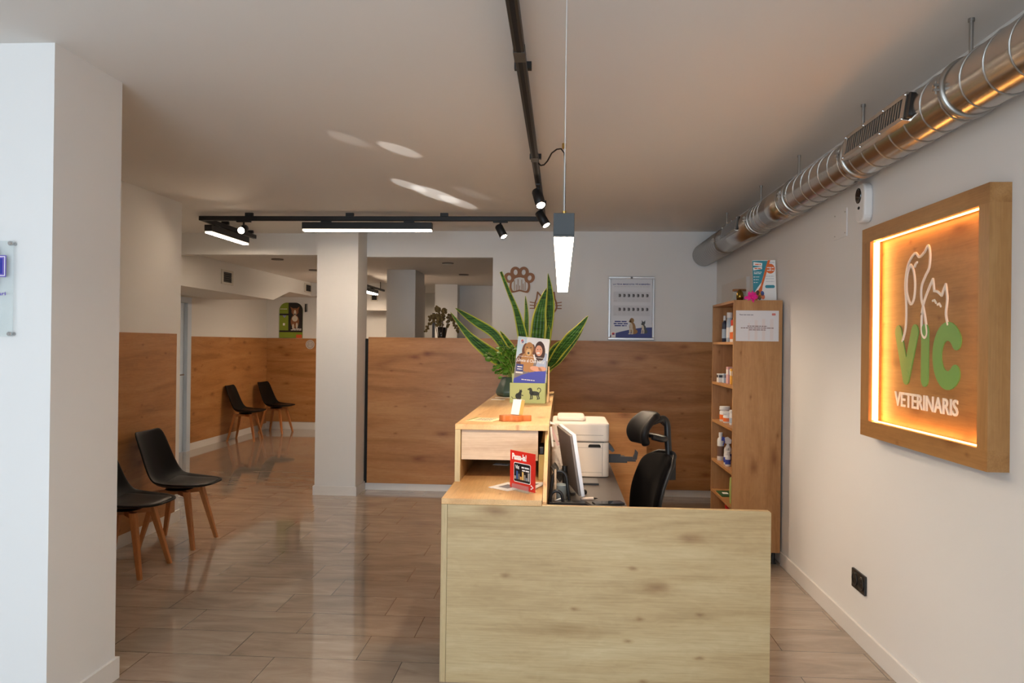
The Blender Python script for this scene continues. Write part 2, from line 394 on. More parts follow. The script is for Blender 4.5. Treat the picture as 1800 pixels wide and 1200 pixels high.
def vent(F, w, hh, label):
    t = thing('air_vent', label, 'vent', F.o, group='air vents on the white soffits')
    h = w / 2; g = hh / 2; k = h * 0.72; q_ = g * 0.70
    sq = lambda a, b_: [(-a, -b_), (a, -b_), (a, b_), (-a, b_)]
    vf = B(mat('vent_frame', (205, 200, 190), 0.5)).ring(F, sq(h, g), sq(k, q_), 0, 0.012).build('frame', t)
    B(DARKGAP).fbox(F, -k, k, -q_, q_, 0.0, 0.002).build('backing', vf)
    b = B(mat('vent_slat', (50, 47, 43), 0.5))
    for i in range(5):
        q = -q_ + (i + 0.5) * 2 * q_ / 5; b.fbox(F, -k, k, q - q_ * 0.06, q + q_ * 0.06, 0.003, 0.010)
    b.build('slats', vf)


vent(FR((-4.2, 9.6, 2.31), (0, 1, 0), (0, 0, 1)), 0.34, 0.18, 'air vent on the left soffit, nearest to the front')
vent(FR((-4.2, 12.75, 2.40), (0, 1, 0), (0, 0, 1)), 0.36, 0.15, 'air vent on the soffit just left of the middle pillar')
vent(facing_viewer((-3.12, 12.9, 2.27)), 0.12, 0.14, 'small square air vent seen just right of the middle pillar')

# ------------------------------------------------------------ ceiling track with lamps
TX, TY, TZ0, TZ1 = -0.17, 6.90, 2.60, 2.640
t = thing('lighting_track', 'black U-shaped ceiling track carrying the spotlights and light bars', 'light track', (TX, TY, TZ0))
b = B(BLACKM).box(TX - 0.02, TX + 0.02, 0.4, TY + 0.02, TZ0, TZ1).box(-3.26, TX - 0.02, TY - 0.02, TY + 0.02, TZ0, TZ1).box(-3.28, -3.24, TY - 0.02, 8.13, TZ0, TZ1)
b.build('rail', t, bevel=0.004)
b = B(DARKGAP).box(TX - 0.008, TX + 0.008, 0.45, TY - 0.05, TZ0 - 0.0015, TZ0).box(-3.15, TX - 0.05, TY - 0.008, TY + 0.008, TZ0 - 0.0015, TZ0)
b.build('slot', t)
for (x, y) in ((-2.82, TY), (-1.90, TY), (-1.05, TY), (TX, 0.9), (TX, 3.2), (TX, 4.75), (TX, 6.3), (-3.26, 7.4), (-3.26, 8.0)):
    B(BLACKM).box(x - 0.035, x + 0.035, y - 0.014, y + 0.014, TZ1, ZC).build('bracket', t)
for (x, y) in ((TX, 2.95), (TX, 4.6)):
    B(mat('joint_steel', (70, 66, 62), 0.5)).box(x - 0.022, x + 0.022, y - 0.05, y + 0.05, TZ0 - 0.002, TZ0 + 0.03).build('connector', t)

LAMPW = mat('lamp_diffuser', (255, 240, 220), 0.4, emit=(255, 230, 202), es=76.0)
LAMPS = mat('lamp_diffuser_side', (255, 240, 220), 0.4, emit=(255, 232, 196), es=3.0)
LENS = mat('spot_lens', (255, 240, 220), 0.3, emit=(255, 232, 205), es=30.0)
PEND = mat('pendant_diffuser', (255, 245, 230), 0.4, emit=(255, 230, 200), es=34.0)


def spot(p, aim, label, power, angle=70, length=0.13, along=0):
    """track spotlight: adapter on the rail at p, body aiming along aim"""
    p = V(p); a = V(aim).normalized()
    t = thing('track_spotlight', label, 'spotlight', p, group='black spotlights on the ceiling track')
    q = p + V((0, 0, -0.055))
    d = (0.065, 0.016) if along == 0 else (0.016, 0.065)
    B(BLACKM).box(p.x - d[0], p.x + d[0], p.y - d[1], p.y + d[1], p.z - 0.014, p.z).build('adapter', t, bevel=0.003)
    B(BLACKM).tube([p + V((0, 0, -0.012)), q], 0.009, 10).build('stem', t)
    c0 = q - a * length * 0.35 + V((0, 0, -0.02)); c1 = q + a * length * 0.65 + V((0, 0, -0.02))
    bd = B(BLACKM).lathe([(0.020, 0), (0.033, 0.006), (0.035, 0.012), (0.035, length), (0.030, length), (0.029, length - 0.008)], c0, 24, a).build('body', t)
    B(LENS).lathe([(0.0288, 0), (0.0288, 0.002)], c1 - a * 0.007, 20, a).build('lens', bd)
    if power:
        l = bpy.data.lights.new('spot_light', 'SPOT'); l.energy = power; l.color = srgb(255, 226, 194)[:3]; l.spot_size = math.radians(angle); l.spot_blend = 0.6; l.shadow_soft_size = 0.03
        o = bpy.data.objects.new('spot_light', l); COL.objects.link(o); o.parent = t; o.location = c1 + a * 0.01 - p; o.rotation_euler = a.to_track_quat('-Z', 'Y').to_euler()
    return t


spot((-2.87, TY, TZ0), (0.10, -0.93, -0.30), 'black track spotlight with glowing lens pointing towards the viewer at far left', 14, 80)
spot((-0.55, TY, TZ0), (0.42, -0.40, -0.80), 'black track spotlight hanging alone on the cross rail right of the long light bar', 65, 75)
spot((TX, 5.33, TZ0), (0.22, -0.60, -0.77), 'black track spotlight above the pendant cord, nearer of the corner pair', 70, 90, 0.15, 1)
spot((TX, 6.20, TZ0), (0.46, -0.35, -0.80), 'black track spotlight at the rail corner, farther of the pair', 80, 80, 0.14, 1)


# extra head added out of view, only to light the counter tops
spot((TX, 1.60, TZ0), (-0.03, 0.90, -0.44), 'added black track spotlight out of view, aimed at the counter', 200, 27, 0.14, 1)


def light_bar(x0, x1, y0, y1, label, es=None):
    """linear lamp hung under the rail; the long side gives the direction"""
    t = thing('linear_track_light', label, 'light bar', ((x0 + x1) / 2, (y0 + y1) / 2, 2.508), group='black linear light bars on tracks')
    B(BLACKM).box(x0, x1, y0, y1, 2.524, 2.584).build('housing', t, bevel=0.003)
    B(LAMPS).box(x0 + 0.006, x1 - 0.006, y0 + 0.006, y1 - 0.006, 2.5095, 2.5245).mat(LAMPW).box(x0 + 0.008, x1 - 0.008, y0 + 0.008, y1 - 0.008, 2.508, 2.5095).build('diffuser', t)
    for k in (0.18, 0.82):
        if x1 - x0 > y1 - y0: x = x0 + (x1 - x0) * k; B(BLACKM).box(x - 0.045, x + 0.045, y0 + 0.02, y1 - 0.02, 2.584, TZ0).build('adapter', t)
        else: y = y0 + (y1 - y0) * k; B(BLACKM).box(x0 + 0.02, x1 - 0.02, y - 0.045, y + 0.045, 2.584, TZ0).build('adapter', t)


light_bar(-2.325, -1.155, TY - 0.036, TY + 0.036, 'long black linear light bar glowing below the cross rail before the middle pillar')
light_bar(-3.296, -3.224, 7.03, 7.90, 'short black linear light bar glowing under the far left rail')
# light bar in the rear room
t = thing('linear_track_light', 'distant light bar glowing between the middle pillar and the rear pillar', 'light bar', (-2.95, 12.0, 2.27), group='black linear light bars on tracks')
B(BLACKM).box(-2.99, -2.91, 11.3, 12.3, 2.285, 2.34).build('housing', t)
B(LAMPW).box(-2.985, -2.915, 11.31, 12.29, 2.268, 2.2855).build('diffuser', t)
B(BLACKM).box(-2.965, -2.935, 10.9, 12.85, 2.36, 2.39).build('rail', t)
B(BLACKM).box(-2.975, -2.925, 11.5, 11.6, 2.34, 2.36).build('adapter', t); B(BLACKM).box(-2.975, -2.925, 12.0, 12.1, 2.34, 2.36).build('adapter', t)
for y in (11.2, 12.6): B(BLACKM).tube([(-2.95, y, 2.39), (-2.95, y, ZB)], 0.006).build('suspension', t)
area_light('rear_fill', (-2.95, 11.8, 2.26), (0, 0, 0), 0.07, 1.0, 18, srgb(255, 226, 194)[:3])  # unseen area light added below the bar to brighten the rear room
area_light('rear_fill', (-2.25, 14.6, 2.3), (0, 0, 0), 0.3, 0.3, 5, srgb(255, 226, 194)[:3])  # light added behind the far wall gap, without any fitting
area_light('rear_fill', (-3.1, 8.62, 2.48), (0, 0, 0), 0.9, 0.1, 5, srgb(255, 226, 194)[:3])  # added light hidden behind the header, brightens the rear room

# pendant
t = thing('pendant_lamp', 'slim black linear pendant with glowing underside hanging over the reception counter', 'pendant lamp', (0.003, 3.43, 1.826))
B(mat('anthracite', (44, 48, 50), 0.55)).box(-0.027, 0.033, 2.25, 4.60, 1.834, 1.896).box(-0.027, 0.033, 2.25, 2.258, 1.828, 1.834).build('housing', t, bevel=0.001)
B(PEND).box(-0.0255, 0.0315, 2.2585, 4.598, 1.826, 1.8345).build('diffuser', t)
sw = B(mat('suspension_wire', (205, 203, 200), 0.4)).tube([(0.004, 2.33, 1.896), (0.004, 2.33, ZC)], 0.0014, 6).build('suspension_wire', t)
B(mat('suspension_wire')).tube([(0.002, 4.5, 1.896), (0.002, 4.5, ZC)], 0.0014, 6).build('suspension_wire', t)
BR = mat('brass', (196, 160, 90), 0.3, 1)
B(BR).tube([(0.004, 2.33, 1.895), (0.004, 2.33, 1.915)], 0.006, 10).build('wire_grip', sw)
B(BR).tube([(0.002, 4.5, ZC - 0.03), (0.002, 4.5, ZC)], 0.012, 12).build('ceiling_anchor', t)
B(BLACK).tube([(0.008, 4.5, 1.89), (0.008, 4.5, 2.2), (0.009, 4.5, 2.55), (0.004, 4.5, 2.615), (-0.015, 4.52, 2.645), (-0.04, 4.56, 2.652), (-0.07, 4.6, 2.64), (-0.095, 4.63, 2.60), (-0.115, 4.66, 2.585), (-0.135, 4.68, 2.585), (-0.152, 4.7, 2.605)], 0.0045, 8).build('power_cord', t)

# ------------------------------------------------------------ ventilation duct
GALV = mat('galvanised_steel', (188, 184, 178), 0.24, 1.0, var=0.12, vscale=5)
GALV2 = mat('galvanised_seam', (170, 168, 164), 0.35, 1.0)
DX, DZ, DR = 1.41, 2.43, 0.10
t = thing('ventilation_duct', 'round galvanised spiral duct running under the ceiling along the right wall', 'duct', (DX, 4.0, DZ - DR))
yx = V((0, 1, 0))
B(GALV).lathe([(DR, 0), (DR, 8.0)], (DX, -1.2, DZ), 48, yx).build('duct_pipe', t)
for y0, y1, r in ((4.95, 5.35, DR + 0.006), (5.75, 6.85, DR + 0.005)):
    B(GALV).lathe([(DR + 0.001, 0), (r, 0.004), (r, y1 - y0 - 0.004), (DR + 0.001, y1 - y0)], (DX, y0, DZ), 48, yx).build('duct_sleeve', t)
pr = [(DR, 0)]
for i in range(14): pr += [(DR + 0.012, 0.02 + i * 0.08), (DR + 0.012, 0.05 + i * 0.08), (DR + 0.002, 0.062 + i * 0.08), (DR + 0.002, 0.078 + i * 0.08)]
B(mat('flexible_hose', (176, 178, 178), 0.35, 1.0)).lathe(pr, (DX, 6.86, DZ), 40, yx).build('flexible_hose', t)
pts = []
y = 0.3
while y < 4.9:
    for k in range(20):
        a = 2 * PI * k / 20; pts.append((DX + (DR + 0.001) * math.cos(a), y + 0.145 * k / 20, DZ + (DR + 0.001) * math.sin(a)))
    y += 0.145
B(GALV2).tube(pts, 0.0035, 5).build('spiral_seam', t)
pts = []
y = 5.35
while y < 5.75:
    for k in range(20):
        a = 2 * PI * k / 20; pts.append((DX + (DR + 0.001) * math.cos(a), y + 0.1 * k / 20, DZ + (DR + 0.001) * math.sin(a)))
    y += 0.1
B(GALV2).tube(pts, 0.003, 5).build('spiral_seam', t)
for y in (1.6, 2.82, 3.80, 4.80, 5.7, 6.86):
    c = B(GALV2).lathe([(DR + 0.002, -0.012), (DR + 0.009, -0.010), (DR + 0.009, 0.010), (DR + 0.002, 0.012)], (DX, y, DZ), 40, yx).build('pipe_clamp', t)
    B(GALV2).tube([(DX, y, DZ + DR), (DX, y, ZC)], 0.0075, 10).tube([(DX, y, ZC - 0.012), (DX, y, ZC)], 0.011, 10).build('hanger_rod', c)
    B(GALV2).box(DX - DR - 0.028, DX - DR - 0.004, y - 0.007, y + 0.007, DZ - 0.014, DZ - 0.006).box(DX - DR - 0.028, DX - DR - 0.004, y - 0.007, y + 0.007, DZ + 0.004, DZ + 0.012).tube([(DX - DR - 0.018, y, DZ - 0.024), (DX - DR - 0.018, y, DZ + 0.022)], 0.004, 8).build('clamp_bolt', c)


def grille(y0, y1, ang, n):
    nrm = V((math.cos(ang), 0, math.sin(ang))); o = V((DX, y0, DZ)) + nrm * (DR - 0.012)
    F = FR(o, (0, 1, 0), nrm.cross(V((0, 1, 0))))
    if F.n.dot(nrm) < 0: F.v = -F.v; F.n = -F.n
    w, h = y1 - y0, 0.055
    g = B(GALV).ring(F, [(0, -h), (w, -h), (w, h), (0, h)], [(0.03, -h + 0.018), (w - 0.03, -h + 0.018), (w - 0.03, h - 0.018), (0.03, h - 0.018)], -0.03, 0.026).build('supply_grille', t)
    B(mat('grille_dark', (96, 92, 88), 0.6)).fbox(F, 0.03, w - 0.03, -h + 0.018, h - 0.018, 0.004, 0.008).build('grille_backing', g)
    q = B(GALV2)
    for i in range(n):
        a = 0.035 + (w - 0.07) * i / (n - 1); q.fbox(F, a - 0.0055, a + 0.0055, -h + 0.018, h - 0.018, 0.006, 0.024)
    q.build('grille_blades', g)
    B(BLACK).rrect(F, -0.03, -0.001, -h + 0.006, h - 0.006, 0.012, -0.02, 0.02).build('grille_open_end', g)  # black block puts the shade of the open box end into colour
    for i in range(4):
        for s_ in (-1, 1): B(STEEL).ell(F, 0.015 + (w - 0.03) * i / 3, s_ * (h - 0.008), 0.005, 0.005, 0.026, 0.029, n=10).build('grille_screw', g)


grille(3.08, 3.74, math.radians(172), 24)
grille(5.98, 6.55, math.radians(172), 22)

# ------------------------------------------------------------ things on the right wall
# illuminated sign: frame, recessed board, led strips, logo
SX, SB = 1.475, 1.532
y0, y1, z0, z1 = 2.815, 3.97, 1.095, 2.10
iy0, iy1, iz0, iz1 = 2.885, 3.87, 1.17, 2.03
t = thing('clinic_sign', 'square oak framed backlit wall sign with white and green lettering', 'sign', (XR, 3.39, z0))
SIGNW = wood('oak_sign_frame', 1, (168, 122, 72), (140, 96, 54), (180, 136, 86), 0.4, seed=2.2, flat=0)
SIGNZ = wood('oak_sign_frame_z', 2, (168, 122, 72), (140, 96, 54), (180, 136, 86), 0.4, seed=2.9, flat=0)
B(SIGNW).box(SX, XR, y0, y1, iz1, z1).box(SX, XR, y0, y1, z0, iz0).mat(SIGNZ).box(SX, XR, y0, iy0, iz0, iz1).box(SX, XR, iy1, y1, iz0, iz1).build('frame', t)
B(SIGNW).box(SB, SB + 0.012, iy0, iy1, iz0, iz1).build('board', t)
LED = mat('led_strip', (255, 200, 120), 0.4, emit=(255, 172, 84), es=20.0)
c = SX + 0.028
bl = B(LED).box(c - 0.011, c + 0.016, iy1 - 0.003, iy1, iz0 + 0.004, iz1 - 0.004); bl.build('led_strip', t)
B(LED).box(c - 0.004, c + 0.010, iy0 + 0.004, iy1 - 0.004, iz1 - 0.003, iz1).build('led_strip', t)
B(LED).box(c - 0.004, c + 0.010, iy0 + 0.004, iy1 - 0.004, iz0, iz0 + 0.003).build('led_strip', t)
B(LED).box(c - 0.004, c + 0.010, iy0, iy0 + 0.003, iz0 + 0.004, iz1 - 0.004).build('led_strip', t)
F = on_right_wall(SB)
G = mat('sign_green', (108, 160, 84), 0.4)
b = B(G)
b.stroke([(-3.672, 1.592), (-3.588, 1.392)], 0.066, F, 0.0, 0.004, True).stroke([(-3.505, 1.592), (-3.588, 1.3925)], 0.066, F, 0.0002, 0.0046, True)
b.stroke([(-3.410, 1.592), (-3.410, 1.392)], 0.066, F, 0.0, 0.0042, True)
arc = [(-3.215 + 0.088 * math.cos(a), 1.492 + 0.098 * math.sin(a)) for a in [math.radians(q) for q in range(38, 323, 12)]]
b.stroke(arc, 0.075, F, 0.0, 0.004, True)
b.build('green_lettering', t)['label'] = 'green VIC lettering'
b = B(mat('sign_white', (232, 226, 216), 0.5)).text('VETERINARIS', F, -3.706, -3.130, 1.258, 1.324, 0.0, 0.004, bold=0.014)
b.build('white_lettering', t)['label'] = 'white VETERINARIS lettering'


def smooth(pts, n=6):
    P = [V(p) for p in pts]; out = []
    for i in range(len(P) - 1):
        a, b_, c_, d_ = P[max(i - 1, 0)], P[i], P[i + 1], P[min(i + 2, len(P) - 1)]
        for k in range(n):
            s = k / n; out.append(0.5 * ((2 * b_) + (c_ - a) * s + (2 * a - 5 * b_ + 4 * c_ - d_) * s * s + (3 * b_ - a - 3 * c_ + d_) * s ** 3))
    return out + [P[-1]]


ln = B(mat('sign_white'))
dog = [(3.628, 1.553), (3.598, 1.613), (3.594, 1.706), (3.606, 1.812), (3.578, 1.893), (3.512, 1.934), (3.469, 1.913), (3.42, 1.93)]
dog2b = [(3.443, 1.666), (3.424, 1.715), (3.385, 1.765), (3.344, 1.808)]
dog2 = [(3.42, 1.93), (3.388, 1.952), (3.371, 1.915), (3.378, 1.86), (3.412, 1.826), (3.446, 1.785), (3.448, 1.735), (3.425, 1.69), (3.400, 1.62), (3.392, 1.582), (3.413, 1.566), (3.440, 1.592), (3.443, 1.666)]
cat = [[(3.344, 1.808), (3.338, 1.785), (3.332, 1.758)], [(3.332, 1.758), (3.30, 1.752), (3.268, 1.735)], [(3.268, 1.735), (3.252, 1.758), (3.235, 1.778)], [(3.235, 1.778), (3.222, 1.72), (3.231, 1.67), (3.228, 1.645), (3.215, 1.618)]]
ear = [(3.552, 1.888), (3.585, 1.850), (3.590, 1.776), (3.552, 1.716), (3.518, 1.737), (3.508, 1.80), (3.524, 1.86), (3.552, 1.888)]
for k_, q in enumerate([dog, dog2, dog2b, ear, [(3.514, 1.876), (3.505, 1.886), (3.492, 1.892)]]): ln.stroke(smooth([(-a, z) for a, z in q]), 0.010, F, 0.0, 0.0056 + 0.0001 * k_, True)
ln.build('dog_outline', t)['label'] = 'white dog line drawing'
ln = B(mat('sign_white'))
for q in cat: ln.stroke(smooth([(-a, z) for a, z in q]), 0.010, F, 0.0, 0.0055, True)
for q in ([(3.347, 1.718), (3.332, 1.720), (3.318, 1.708)], [(3.304, 1.700), (3.290, 1.704), (3.277, 1.692)]):
    ln.stroke([(-a, z) for a, z in q], 0.009, F, 0.0, 0.0035, True)
ln.build('cat_outline', t)['label'] = 'white cat line drawing'

# alarm detector, blank plate, socket, electrical panel
F = on_right_wall(XR)
t = thing('motion_detector', 'white pill shaped alarm sensor with dark eye above the sign', 'sensor', (XR, 4.09, 2.15))
hs = B(WHITE).rrect(F, -4.155, -4.03, 2.155, 2.355, 0.05, 0, 0.045).build('housing', t, bevel=0.01)
B(mat('sensor_glass', (10, 10, 12), 0.08)).ell(F, -4.105, 2.295, 0.036, 0.040, 0.044, 0.050, n=28).build('sensor_lens', hs, bevel=0.003)
B(DARKGAP).ell(F, -4.10, 2.232, 0.013, 0.008, 0.044, 0.047).build('led_window', hs)
t = thing('blank_cover_plate', 'flat white blank cover plate screwed to the wall left of the alarm sensor', 'cover plate', (XR, 4.49, 2.13))
B(WALL).fbox(F, -4.585, -4.385, 2.13, 2.285, 0, 0.006).build('plate', t, bevel=0.001)
for a in (-4.565, -4.405):
    for z in (2.15, 2.265): B(STEEL).ell(F, a, z, 0.004, 0.004, 0.006, 0.0075, n=10).build('screw', t)
t = thing('wall_socket', 'black double power socket low on the right wall', 'socket', (XR, 4.15, 0.27))
B(mat('socket_black', (24, 24, 24), 0.35)).rrect(F, -4.243, -4.062, 0.268, 0.366, 0.006, 0, 0.011).build('cover', t, bevel=0.002)
for a in (-4.197, -4.108):
    ol = B(mat('socket_rim', (34, 34, 34), 0.3)).lathe([(0.034, 0.0), (0.036, 0.004), (0.030, 0.004), (0.026, 0.0005)], F.p(a, 0.317, 0.0105), 24, F.n).build('outlet', t)
    for da in (-0.009, 0.009): B(DARKGAP).ell(F, a + da, 0.317, 0.0035, 0.0035, 0.0109, 0.0118, n=10).build('pin_hole', ol)
t = thing('electrical_panel', 'flat white electrical panel door on the right wall above the shelf', 'electrical panel', (XR, 7.1, 1.75))
B(mat('panel_white', (214, 210, 204), 0.5)).fbox(F, -7.6, -6.6, 1.75, 2.10, 0, 0.03).build('door', t, bevel=0.003)
B(mat('panel_handle', (120, 118, 115), 0.4)).fbox(F, -6.7, -6.66, 1.90, 1.95, 0.03, 0.038).build('latch', t)

# ------------------------------------------------------------ near pillar plaque
F = facing_viewer((0, 2.93, 0))
t = thing('wall_plaque', 'clear acrylic plaque with a blue cross on the near white pillar at far left', 'plaque', (-2.31, 2.93, 1.52))
AC = bpy.data.materials.new('clear_acrylic'); AC.use_nodes = True; nt = AC.node_tree; p_ = nt.nodes['Principled BSDF']; out = nt.nodes['Material Output']
tr = nt.nodes.new('ShaderNodeBsdfTransparent'); tr.inputs[0].default_value = (0.96, 0.98, 0.98, 1); mxs = nt.nodes.new('ShaderNodeMixShader'); mxs.inputs[0].default_value = 0.12
p_.inputs['Roughness'].default_value = 0.05; p_.inputs['Base Color'].default_value = (0.8, 0.85, 0.85, 1)
nt.links.new(tr.outputs[0], mxs.inputs[1]); nt.links.new(p_.outputs[0], mxs.inputs[2]); nt.links.new(mxs.outputs[0], out.inputs[0])
B(AC).fbox(F, -2.50, -2.118, 1.525, 1.895, 0.022, 0.028).build('acrylic_sheet', t, bevel=0.001)
PU = mat('cross_purple', (110, 92, 180), 0.5); BL = mat('cross_blue', (34, 44, 150), 0.5); GT = mat('grey_print', (120, 122, 132), 0.6)
cx, cz = -2.225, 1.797


def cross(h, l): return [(cx + a, cz + b_) for a, b_ in ((-h, -l), (h, -l), (h, -h), (l, -h), (l, h), (h, h), (h, l), (-h, l), (-h, h), (-l, h), (-l, -h), (-h, -h))]


b = B(PU).prism(cross(0.042, 0.080), F, 0.0285, 0.0292).mat(PAPER).prism(cross(0.038, 0.076), F, 0.0292, 0.0296).mat(PU).prism(cross(0.035, 0.073), F, 0.0296, 0.03).mat(BL).prism(cross(0.030, 0.066), F, 0.03, 0.0304)
b.mat(mat('pale_print', (190, 205, 235), 0.6)).ell(F, cx, cz, 0.026, 0.03, 0.0304, 0.0308)
b.mat(PU).text('Centre veterinari', F, -2.36, -2.145, 1.684, 1.698, 0.0286, bold=0.02)
b.mat(GT).text('VETERINARIS', F, -2.42, -2.183, 1.565, 1.59, 0.0286, bold=0.02).box(-2.44, -2.181, 2.93 - 0.029, 2.93 - 0.0285, 1.553, 1.555)
b.build('printed_emblem', t)
for a in (-2.49, -2.128):
    for z in (1.535, 1.885): B(STEEL).lathe([(0.006, 0), (0.006, 0.024), (0.009, 0.026), (0.009, 0.033), (0.007, 0.036)], F.p(a, z, 0.0), 16, F.n).build('standoff_pin', t)

# ------------------------------------------------------------ back wall decorations
F = facing_viewer((0, YB, 0))
BW = mat('mdf_cutout', (146, 100, 66), 0.6)
t = thing('paw_decoration', 'brown wooden paw cutout on the back wall above the cat head', 'wall decoration', (-0.43, YB, 2.04))
cx, cz = -0.432, 2.165
b = B(BW)
for (a, z, ra, rb, ro_) in ((-0.108, 0.028, 0.036, 0.043, 0.35), (-0.044, 0.085, 0.037, 0.046, 0.1), (0.038, 0.085, 0.037, 0.046, -0.1), (0.100, 0.028, 0.036, 0.043, -0.35)):
    P = [(cx + a + (r_a * math.cos(q)) * math.cos(ro_) - r_b * math.sin(q) * math.sin(ro_), cz + z + r_a * math.cos(q) * math.sin(ro_) + r_b * math.sin(q) * math.cos(ro_)) for r_a, r_b in ((ra, rb),) for q in [2 * PI * i / 28 for i in range(28)]]
    Q = [(cx + a + (x - cx - a) * 0.55, cz + z + (y_ - cz - z) * 0.62) for x, y_ in P]
    P = [(cx + a + (x - cx - a) * 1.45, cz + z + (y_ - cz - z) * 1.25) for x, y_ in P]
    b.ring(F, P, Q, 0.0, 0.008 + 0.004 * (a + 0.12))
pad = smooth([(-0.105, -0.08), (-0.10, -0.02), (-0.06, 0.035), (0, 0.05), (0.06, 0.035), (0.10, -0.02), (0.105, -0.08), (0.085, -0.122), (0.04, -0.118), (0, -0.108), (-0.04, -0.118), (-0.085, -0.122), (-0.105, -0.08)], 4)[:-1]
b.ring(F, [(cx + p.x, cz + p.y) for p in pad], [(cx + p.x * 0.80, cz + (p.y + 0.03) * 0.80 - 0.03) for p in pad], 0.0, 0.0094)
b.build('paw_outline', t)
b = B(mat('mdf_cutout_pale', (176, 148, 124), 0.7))
for i, a in enumerate((-0.055, -0.035, -0.018, 0.0, 0.02, 0.035, 0.055)): b.fbox(F, cx + a - 0.004, cx + a + 0.004, cz - 0.10, cz - 0.10 + (0.10, 0.06, 0.115, 0.05, 0.11, 0.07, 0.09)[i], 0.001, 0.007)
b.build('paw_filigree', t)
t = thing('cat_decoration', 'brown wooden cat head outline with whiskers on the back wall', 'wall decoration', (-0.165, YB, 1.82))
cx, cz = -0.165, 1.93
hd = smooth([(-0.105, 0.02), (-0.112, -0.035), (-0.085, -0.085), (-0.04, -0.112), (0, -0.118), (0.04, -0.112), (0.085, -0.085), (0.112, -0.035), (0.105, 0.02)], 4)
b = B(BW).stroke([(cx + p.x, cz + p.y) for p in hd], 0.015, F, 0, 0.008, True)
for s_ in (-1, 1):
    b.stroke([(cx + s_ * 0.105, cz + 0.02), (cx + s_ * 0.092, cz + 0.055), (cx + s_ * 0.084, cz + 0.118)], 0.015, F, 0, 0.0089 + 0.0003 * s_, True)
    b.stroke([(cx + s_ * 0.084, cz + 0.118), (cx + s_ * 0.036, cz + 0.066)], 0.015, F, 0, 0.0095 + 0.0004 * s_, True)
    for k, z in enumerate((0.012, -0.014, -0.042)): b.stroke([(cx + s_ * 0.10, cz + z - 0.004), (cx + s_ * 0.163, cz + z + (0.006, 0.0, -0.004)[k])], 0.009, F, 0, 0.0079)
b.stroke([(cx - 0.036, cz + 0.066), (cx, cz + 0.072), (cx + 0.036, cz + 0.066)], 0.015, F, 0, 0.0105)
b.build('cat_outline', t)
b = B(mat('mdf_cutout_pale')).fbox(F, cx - 0.095, cx + 0.095, cz - 0.012, cz + 0.010, 0.001, 0.006)
b.build('name_band', t)

NAVY = mat('navy_print', (46, 58, 128), 0.5); GREYP = mat('pale_grey_print', (196, 198, 204), 0.6); DKP = mat('dark_print', (62, 58, 60), 0.6)
DOGT = mat('dog_tan', (150, 116, 76), 0.7); DOGW = mat('dog_cream', (206, 196, 178), 0.7); DOGG = mat('dog_grey', (84, 88, 92), 0.7); REDP = mat('red_print', (190, 50, 56), 0.5)


def words(b, F, a0, a1, b0, b1, d, seed=0):
    """a line of unreadable small print, as blurred word blocks"""
    rnd = random.Random(seed); a = a0
    while a < a1 - 1e-6:
        w_ = min(rnd.uniform(2.0, 5.5) * (b1 - b0), a1 - a); b.fbox(F, a, a + w_, b0, b1, d, d + 0.0003); a += w_ + 0.6 * (b1 - b0)


def sitting_dog(b, F, x, z, s, body, chest, d):
    b.mat(body).ell(F, x, z + 0.36 * s, 0.17 * s, 0.30 * s, d, d + 0.0003, 0.12).ell(F, x + 0.10 * s, z + 0.14 * s, 0.18 * s, 0.14 * s, d, d + 0.0004)
    b.ell(F, x - 0.04 * s, z + 0.74 * s, 0.12 * s, 0.14 * s, d + 0.0003, d + 0.0006).ell(F, x - 0.13 * s, z + 0.69 * s, 0.07 * s, 0.06 * s, d + 0.0003, d + 0.0006)
    b.mat(chest).ell(F, x - 0.07 * s, z + 0.42 * s, 0.08 * s, 0.2 * s, d + 0.0004, d + 0.0008, 0.1)
    for q in (-0.14, 0.0): b.ell(F, x + q * s, z + 0.16 * s, 0.045 * s, 0.17 * s, d + 0.0004, d + 0.0008).ell(F, x + q * s - 0.02 * s, z + 0.02 * s, 0.07 * s, 0.035 * s, d + 0.0004, d + 0.0009)


t = thing('framed_poster', 'silver snap framed pet food chart poster on the back wall', 'poster', (0.70, YB, 1.57))
a0, a1, z0, z1 = 0.468, 0.934, 1.572, 2.214
SIL = mat('brushed_aluminium', (178, 178, 178), 0.35, 0.9)
b = B(SIL)
for q in ((a0, a1, z0, z0 + 0.024), (a0, a1, z1 - 0.024, z1), (a0, a0 + 0.024, z0 + 0.024, z1 - 0.024), (a1 - 0.024, a1, z0 + 0.024, z1 - 0.024)): b.fbox(F, *q, 0, 0.014)
b.build('frame', t, bevel=0.004)
b = B(mat('frame_clip', (90, 90, 90), 0.4)).fbox(F, 0.69, 0.712, z1 - 0.022, z1 - 0.004, 0.014, 0.019); b.build('hanging_clip', t)
b = B(mat('poster_paper', (214, 216, 222), 0.4)).fbox(F, a0 + 0.02, a1 - 0.02, z0 + 0.02, z1 - 0.02, 0, 0.006)
b.mat(NAVY).text('LA TEVA MASCOTA TÉ SOBREPÈS?', F, 0.515, 0.888, 2.128, 2.146, 0.006, bold=0.03)
b.mat(GREYP); words(b, F, 0.525, 0.885, 2.108, 2.116, 0.006, 3)
b.mat(NAVY).prism([(a0 + 0.02, z0 + 0.02), (a1 - 0.024, z0 + 0.02), (a1 - 0.024, z0 + 0.13), (0.80, z0 + 0.125), (0.70, z0 + 0.108), (0.60, z0 + 0.085), (0.52, z0 + 0.062), (a0 + 0.02, z0 + 0.045)], F, 0.006, 0.0064)
